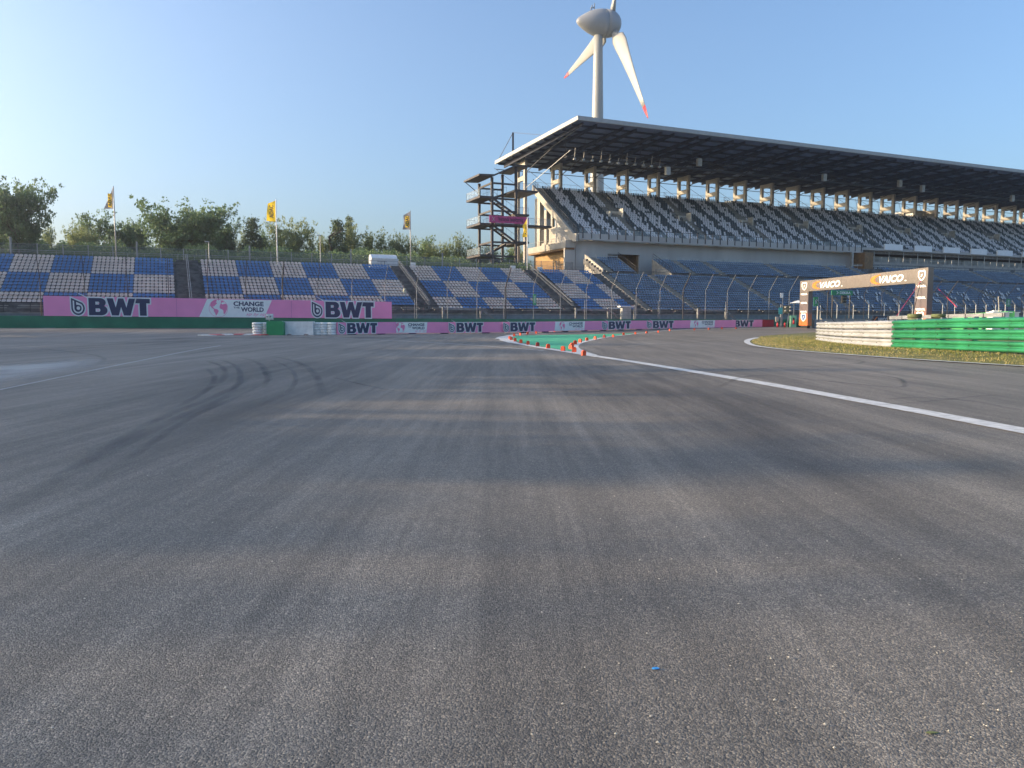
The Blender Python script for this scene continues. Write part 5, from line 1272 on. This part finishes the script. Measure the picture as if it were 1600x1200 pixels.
F = Face(W(sa,t_d-.065,zb), (0,0,1), (DY,-DX,0), (-DX,-DY,0)); F.put('lettering', glyph_text('DEKRA', .02), .4, (zt-zb)-.3, -(sb-sa)*.75, -(sb-sa)*.3, M_WHITE, t, .01)

# pit wall with hooked fence posts
t_p = -12.0
pw = thing('pit_wall', 'low concrete pit wall with short hooked fence posts behind the arch', 'wall', W(130,t_p,0))
MB().bst(104.5,225,t_p,t_p+.4,0,1.45).build('wall', M_BEIGE, pw)
MB().bst(104.5,225,t_p-.05,t_p+.45,1.45,1.55).build('coping', M_CONC, pw)
for px_ in (1284,1310,1335.5,1359.6,1384,1407,1428,1450,1475,1494,1511,1527,1543,1558,1573,1588,1603):
    s_, z_ = at_t(px_, 476, t_p); m_ = MB(); m_.tube(W(s_,t_p+.2,1.5), W(s_,t_p+.2,z_), .075,.075,8); m_.tube(W(s_,t_p+.2,z_), W(s_-.8,t_p+.2,z_+.65), .07,.06,8); m_.build('hooked_post', M_STEELL, pw)
m_ = MB()
for z in (2.0,2.6,3.2): m_.bar(W(104.5,t_p+.2,z), W(225,t_p+.2,z), .03)
m_.build('cable', M_STEEL, pw)
sa, z1 = at_t(1364.5,493.8,t_p-.2); sb, _ = at_t(1388,494,t_p-.2)
t = thing('banner', 'dark banner on the pit wall, partly hidden by the white guardrail', 'banner', W(sa,t_p-.2,0)); MB().bst(sa,sb,t_p-.2,t_p-.12,.3,z1).build('panel', mat('dark_print', (.03,.03,.05), .5), t)
F = Face(W(sa,t_p-.21,0), (DX,DY,0), (DY,-DX,0)); F.put('lettering', glyph_text('VAICO', .03, .25), (sb-sa)*.33, (sb-sa)*.95, z1-.75, z1-.25, M_WHITE, t, .01)
F.quad('swoosh', [((sb-sa)*.02,z1-.7),((sb-sa)*.12,z1-.65),((sb-sa)*.3,z1-.1),((sb-sa)*.2,z1-.12)], M_VAN_O, t, .01)

# ------------------------------------------------------------------ guardrail
gr_pts = [(23.5,55.6),(21.6,54.0),(20.55,51.6),(19.0,45.5),(17.95,40),(17.35,35),(17.15,30.5),(17.5,26.3),(18.3,21),(19.8,14.5),(21.5,8)]
GC = cr(gr_pts, .5)
def gzz(y): return np.interp(y, [8,26.3,30,35,43,51,60], [.28,.30,.25,.16,.06,.0,.0])
gr = thing('guardrail', 'three-beam guardrail, white at its far end and green towards the camera', 'guardrail', (17.3,35,.1))
PROF = [(.03,-.195),(.0,-.185),(-.07,-.155),(-.09,-.125),(-.09,-.085),(-.07,-.055),(.0,-.02),(.01,0),(.0,.02),(-.07,.055),(-.09,.085),(-.09,.125),(-.07,.155),(.0,.185),(.03,.195)]
T_ = np.gradient(GC, axis=0); T_ /= np.linalg.norm(T_, axis=1)[:,None]; NN = np.stack([T_[:,1], -T_[:,0]], 1)
if NN[len(NN)//2][0] > 0: NN = -NN
iw = int(np.argmin(abs(GC[:,1]-35))); cuts = [0]; 
cum = np.concatenate([[0], np.cumsum(np.linalg.norm(np.diff(GC, axis=0), axis=1))])
step = 4.0; c0 = cum[iw]
marks = sorted(set([0, len(GC)-1]+[int(np.argmin(abs(cum-(c0+k*step)))) for k in range(-6,9)]))
marks = [m for m in marks if 0 <= m < len(GC)]
M_GRW = mat('guardrail_white', (.40,.41,.42), .45, .1, var=.12, scale=1.5)
M_GRG = mat('guardrail_green', (.03,.23,.10), .33, .1, var=.16, scale=1.2)
for lv in range(3):
    zc = .22+lv*.425
    for i0, i1 in zip(marks[:-1], marks[1:]):
        if i1-i0 < 2: continue
        white = i1 <= iw; m = MB(); n = len(PROF); j1 = i1
        rows = list(range(i0, j1+1)); out = .004*(marks.index(i0) % 2)
        for i in rows:
            for a, b in PROF:
                m.v.append((GC[i][0]-NN[i][0]*(-.0+a-out)*1.0*-1*-1, GC[i][1]-NN[i][1]*(a-out), gzz(GC[i][1])+zc+b))
        for r in range(len(rows)-1):
            for k in range(n-1): q = r*n+k; m.f.append((q, q+1, q+n+1, q+n))
        # joint lap line
        o = m.build('rail', M_GRW if white else M_GRG, gr, smooth=True)
        if white: o['label'] = 'white painted rail section'
        jt = MB()
        for k in range(n-1):
            (a, b), (a2, b2) = PROF[k], PROF[k+1]; i = i0; 
            P = lambda a, b, s: Vector((GC[i][0]-NN[i][0]*(a-out-.008)+T_[i][0]*s, GC[i][1]-NN[i][1]*(a-out-.008)+T_[i][1]*s, gzz(GC[i][1])+zc+b))
            jt.add([P(a,b,0),P(a2,b2,0),P(a2,b2,.018),P(a,b,.018)], [(0,1,2,3)])
        jt.build('joint', M_STEELD, o)
pk = MB(); bolts = MB(); d = 0
for k in range(int(cum[-1]/2)):
    i = int(np.argmin(abs(cum-(c0-40+2*k)))) if 0 <= c0-40+2*k <= cum[-1] else None
    if i is None: continue
    c = GC[i]-NN[i]*.20; z = gzz(c[1]); 
    MB().obox(c, tuple(T_[i]), tuple(NN[i]), .06, .09, z-.3, z+1.32).build('post', M_STEEL, gr)
    for lv in range(3):
        for dz in (0.0,): 
            q = GC[i]+NN[i]*.0; zz = z+.22+lv*.425
            bolts.tube((q[0]+NN[i][0]*-.0, q[1]+NN[i][1]*-.0, zz), (q[0]+NN[i][0]*.035, q[1]+NN[i][1]*.035, zz), .018, .018, 6)
    for lv in (0,1): 
        zz = z+.43+lv*.425; q = GC[i]-NN[i]*.03
        bolts.obox(q, tuple(T_[i]), tuple(NN[i]), .16, .03, zz-.02, zz+.02)
bolts.build('bolt_row', M_STEELD, gr)
# tyre pairs behind the rail
for px_, Yd, lab in ((1427.5,37,'pair of stacked olive tyres behind the rail, in front of the right arch post'),(1463,37,'pair of stacked olive tyres behind the rail, right of the arch')):
    x = (px_-800)/1200*Yd; z1 = at_Y(px_,490.0,Yd)[2]; t = thing('tyre_stack', lab, 'tyre stack', (x,Yd,z1-1.2), 'olive tyre pairs behind the guardrail')
    for k in range(4):
        MB().lathe((x+random.uniform(-.03,.03),Yd,z1-.22*(k+1)), tyre_prof(.32,.21), 24).build('tyre', M_OLTYRE, t, smooth=True)
# grey guardrail and white/green blocks in the middle distance
def row_wall(p0, p1, z0, z1, z0b, z1b, wd, name, m_, label, cat, n=1):
    t = thing(name, label, cat, (p0[0],p0[1],z0)); a = Vector(p0); b = Vector(p1); d = (b-a).normalized(); nn = Vector((-d.y,d.x))*wd
    for k in range(n):
        u, v = a+(b-a)*(k/n), a+(b-a)*((k+1)/n-.01/n)
        za, zb_ = z1+(z1b-z1)*k/n, z1+(z1b-z1)*(k+1)/n; ya, yb = z0+(z0b-z0)*k/n, z0+(z0b-z0)*(k+1)/n
        MB().hexa([(*u,ya),(*v,yb),(*(v+nn),yb),(*(u+nn),ya),(*u,za),(*v,zb_),(*(v+nn),zb_),(*(u+nn),za)]).build('block', m_ if not isinstance(m_, list) else m_[k % len(m_)], t)
    return t
p0 = at_Y(1448,497,66); p1 = at_Y(1553,488,54)
row_wall(p0[:2], p1[:2], .3, .3, at_Y(1448,490.5,66)[2], at_Y(1553,484.5,54)[2], .5, 'barrier_line', M_BWHITE, 'long white barrier rising to the right behind the green guardrail', 'barrier', 6).rotation_euler
bt = bpy.data.objects[-1] if False else None
p0 = at_Y(1488,497,60); p1 = at_Y(1575,488,50)
row_wall(p0[:2], p1[:2], .3, at_Y(1488,491.5,60)[2], .3, at_Y(1575,486.5,50)[2], .4, 'barrier_line', mat('lime_green', (.12,.50,.16), .5), 'light green barrier strip in front of the long white barrier', 'barrier', 5)
p0 = at_Y(1390,497,52); p1 = at_Y(1570,490,43)
gg = thing('guardrail', 'grey single-beam guardrail with spaced posts between arch and green rail', 'guardrail', (p0[0],p0[1],.3))
MB().bar((p0[0],p0[1],at_Y(1390,496.5,52)[2]), (p1[0],p1[1],at_Y(1570,491.5,43)[2]), .08, .22).build('rail', M_STEEL, gg)
for k in range(8):
    f = k/7; q = [p0[j]*(1-f)+p1[j]*f for j in range(2)]; zt = at_Y(1390,496.5,52)[2]*(1-f)+at_Y(1570,491.5,43)[2]*f
    MB().box(q[0]-.07,q[0]+.07,q[1]+.06,q[1]+.2,.2,zt+.1).build('post', M_STEELD, gg)
x, y, z = at_Y(1590,489,50); t = thing('concrete_block', 'small white block at the foot of the grassy bank', 'block', (x-.6,y,z-.9)); MB().box(x-1.6,x+.1,y,y+.6,z-1.2,z+.0).build('block', M_WHITE, t); MB().box(x-1.65,x+.15,y-.04,y+.64,z+.0,z+.06).build('cap', M_BWHITE, t)
p = at_Y(1560,463,52); q = at_Y(1563.5,497,52)
o = MB().tube((q[0],q[1],.6), p, .045, .03, 6).build('pole', M_BEIGE, None, (q[0],q[1],.6)); tag(o, 'thin leaning wooden pole near the grassy bank at the right', 'pole')

# ------------------------------------------------------------------ trees
def tree_proto(kind, seed):
    rg = random.Random(seed); nr = np.random.RandomState(seed)
    tk = MB(); tips = []
    def limb(p, d, L, r, lvl):
        n = 3; q = p
        for i in range(n):
            d2 = (d+Vector((rg.gauss(0,.12), rg.gauss(0,.12), rg.gauss(.02,.08)))).normalized(); e = q+d2*(L/n)
            ra, rb_ = r*(1-i/n*.5), r*(1-(i+1)/n*.5); tk.tube(q, e, ra, rb_, 7 if lvl < 2 else 4, False); q = e; d = d2
            if lvl >= 1: tips.append((q.copy(), lvl))
            if lvl < 3 and not (lvl == 0 and i < 1):
                for _ in range(3 if lvl == 0 else (2 if kind != 'pine' else 0)):
                    a = rg.random()*math.tau; up_ = rg.uniform(.25,.9) if kind == 'locust' else (rg.uniform(.5,1.1) if kind == 'birch' else rg.uniform(-.05,.3))
                    nd = Vector((math.cos(a), math.sin(a), up_)).normalized()
                    limb(q.copy(), nd, L*(rg.uniform(.42,.62) if kind != 'pine' else .2) if lvl == 0 else L*rg.uniform(.5,.7), rb_*.55, lvl+1)
    Ht = 10.0
    limb(Vector((0,0,0)), Vector((0,0,1)), Ht*(.72 if kind == 'locust' else .85), .20, 0)
    P = []
    if kind == 'pine':
        z = 1.2
        while z < Ht:
            rr = 2.3*(1-z/Ht)**.8+.25; n = int(9*rr)+4
            for k in range(n):
                a = rg.random()*math.tau; q = rr*rg.random()**.5; P.append((q*math.cos(a), q*math.sin(a), z-.12*q+rg.uniform(-.15,.15), .38))
            z += .33
        per = 26
    else:
        for q, lv in tips:
            for _ in range(2 if rg.random() < .45 else 1 if lv > 1 and rg.random() < .8 else 0):
                P.append((q.x+rg.gauss(0,.35), q.y+rg.gauss(0,.35), q.z+rg.gauss(.1,.3), rg.uniform(.22,.5)))
        per = 15
    P = np.array(P); n = len(P)*per; c = np.repeat(P[:,:3], per, 0); rad = np.repeat(P[:,3], per)
    c = c+nr.normal(0, 1, (n,3))*rad[:,None]*np.array([.55,.55,.32])
    c = c[c[:,2] > 1.0]; n = len(c)
    sz = nr.uniform(.07,.17,n)*(1.0 if kind != 'pine' else .8); u = nr.normal(0,1,(n,3)); u /= np.linalg.norm(u,axis=1)[:,None]; v = np.cross(u, nr.normal(0,1,(n,3))); v /= np.linalg.norm(v,axis=1)[:,None]
    V = np.stack([c-u*sz[:,None], c-v*sz[:,None]*.6, c+u*sz[:,None], c+v*sz[:,None]*.6], 1).reshape(-1,3); Fq = np.arange(4*n).reshape(n,4)
    crown = np_mesh('crown', V, Fq); crown.materials.append({'locust':M_LEAF,'birch':M_LEAFB,'pine':M_PINE}[kind])
    tm = bpy.data.meshes.new('trunk'); tm.from_pydata([tuple(x) for x in tk.v], [], tk.f); tm.materials.append(M_TREEB)
    top = float(np.percentile(V[:,2], 99.7)); return tm, crown, top, float(np.percentile(np.abs(V[:,0]), 97))
PR = {('locust',i): tree_proto('locust', 11+i) for i in range(3)}
PR.update({('birch',i): tree_proto('birch', 31+i) for i in range(2)}); PR.update({('pine',i): tree_proto('pine', 51+i) for i in range(2)})
def add_tree(x, y, h_, wid, kind, var, label, group, zb=0):
    tm, cm, top, hw = PR[(kind,var)]
    o = thing({'locust':'deciduous_tree','birch':'birch_tree','pine':'pine_tree'}[kind], label, 'tree', (x,y,zb), group)
    o.rotation_euler = (0,0,random.random()*6.28); kz = h_/top; kx = min(wid/2/hw, kz*1.5)
    o.scale = (kx,kx,kz)
    for nm, me in (('trunk',tm),('crown',cm)):
        c = bpy.data.objects.new(nm, me); COL.objects.link(c); c.parent = o
    return o
# (px centre, py top, width px, Y, kind, label)
TR = [(-20,272,90,128,'locust','very tall leafy tree cut by the left photo edge'),(40,283,80,126,'locust','tall airy broadleaf tree with a visible trunk near the left edge'),
      (82,348,34,150,'birch','small yellow-green tree right of the tall left tree'),(108,352,40,140,'birch','pale slim tree left of the first flag pole'),(132,345,42,150,'birch','thin pale tree just left of the first flag pole'),
      (182,333,70,140,'locust','loose grey-green tree behind the first flag pole'),(215,345,40,150,'locust','dark small tree right of the first flag pole'),(255,317,98,138,'locust','broad spreading tree right of the first flag pole'),(300,336,60,145,'locust','leafy tree above the leftmost aisle'),
      (335,342,62,148,'locust','rounded dark tree right of the leftmost aisle'),(356,352,30,150,'pine','thin conifer left of the open yellow flag'),(394,342,54,148,'pine','tall conifer just left of the open yellow flag'),
      (418,356,40,156,'locust','dark tree directly behind the open yellow flag'),(452,343,62,150,'birch','full tree right of the open yellow flag'),(478,362,34,150,'birch','small pale tree left of the thin lamp post'),
      (527,345,52,152,'pine','big dark conifer right of the thin lamp post'),(558,349,44,156,'birch','yellow-green birch beside the big conifer'),(578,372,34,160,'pine','low dark conifer above the white kiosk'),(600,362,42,158,'birch','light birch above the white kiosk'),
      (622,366,36,158,'birch','light birch right of the white kiosk'),(655,376,40,162,'birch','low yellow-green tree right of the third flag'),(672,371,40,166,'locust','dark crowned tree between third flag and stair tower'),(705,364,34,160,'birch','slender feathery birch left of the stair tower'),
      (152,350,34,150,'birch','thin light tree just right of the first flag pole base'),(375,356,36,152,'birch','yellow-green tree between the two left conifers'),(498,366,34,156,'birch','low light tree behind the thin lamp post'),(545,340,30,158,'pine','slim dark conifer rising between big conifer and birch'),(690,380,34,162,'birch','low light tree between dark crown and feathery birch'),
      (724,377,34,160,'birch','small light tree just left of the stair tower'),(752,385,40,165,'birch','tree seen through the stair tower base, left side'),(792,388,40,165,'locust','tree seen through the stair tower base, right side'),(815,384,34,170,'birch','tree between stair tower and ochre wall')]
for i, (px_, py, wpx, Yd, kd, lab) in enumerate(TR):
    x, y, zt = at_Y(px_, py, Yd); add_tree(x, y, zt, wpx*Yd/1200*1.08, kd, i % (3 if kd == 'locust' else 2), lab, 'trees behind the lower stand')
# undergrowth behind the fence
rg = np.random.RandomState(9); n = 60000
px_ = rg.uniform(-60, 830, n); Yd = rg.uniform(126, 150, n); base = 388+px_*.028; hgt = (rg.beta(2,1.2,n)); nz = np.interp(px_, np.linspace(-60,830,60), rg.uniform(-9,7,60))
py = base+22-(34+nz)*np.interp(px_,[640,760,830],[1,.62,.6])*hgt*rg.rand(n)**.3
X = (px_-800)/1200*Yd; Z = H+(498-py)*Yd/1200; Z = np.maximum(Z, .5)
c = np.stack([X,Yd,Z],1); sz = rg.uniform(.12,.26,n); u = rg.normal(0,1,(n,3)); u /= np.linalg.norm(u,axis=1)[:,None]; v = np.cross(u, rg.normal(0,1,(n,3))); v /= np.linalg.norm(v,axis=1)[:,None]
V = np.stack([c-u*sz[:,None], c-v*sz[:,None]*.6, c+u*sz[:,None], c+v*sz[:,None]*.6], 1).reshape(-1,3)
tag(link('undergrowth', np_mesh('undergrowth', V, np.arange(4*n).reshape(n,4)), M_LEAF), 'dense low bushes filling the gap between trees and rear fence', 'bushes', kind='stuff')
# trees beyond the left photo edge: they throw the long shadows over the asphalt
for i, (y, h_, wd) in enumerate([(-14,18,13),(-5,18,12),(0.5,17,6),(6.5,13,7),(9.0,17,7),(11.5,17.5,5),(16.2,17,4.5),(19.5,17,6),(23,18,8),(27.5,17,7),(33,17.5,8),(38.5,17,8),(45.5,17,5),(50,18,9),(57,17,9),(65,18,10)]):
    add_tree((-56 if y < 34 else -80)-3*(i % 3), y, h_*(.86 if y < 34 else 1.2), wd, 'locust', i % 3, 'leafy tree outside the left photo edge shading the asphalt', 'trees outside the left edge')
    add_tree((-61 if y < 34 else -86)-2*(i % 2), y+random.uniform(-.6,.6), h_*(.92 if y < 34 else 1.25), wd*1.05, 'locust', (i+1) % 3, 'leafy tree outside the left photo edge shading the asphalt', 'trees outside the left edge')

# ------------------------------------------------------------------ air
hz = MB().box(-400, 480, -60, 420, -1.06, 145).build('haze', None)
hm = bpy.data.materials.new('haze'); hm.use_nodes = True; ht = hm.node_tree; ht.nodes.remove(ht.nodes['Principled BSDF'])
pv = ht.nodes.new('ShaderNodeVolumePrincipled'); pv.inputs['Color'].default_value = (.93,.95,1,1); pv.inputs['Density'].default_value = .00035; pv.inputs['Anisotropy'].default_value = .7
ht.links.new(pv.outputs[0], ht.nodes['Material Output'].inputs['Volume']); hz.data.materials.append(hm); hz['kind'] = 'stuff'; hz['label'] = 'thin morning haze over the whole circuit'
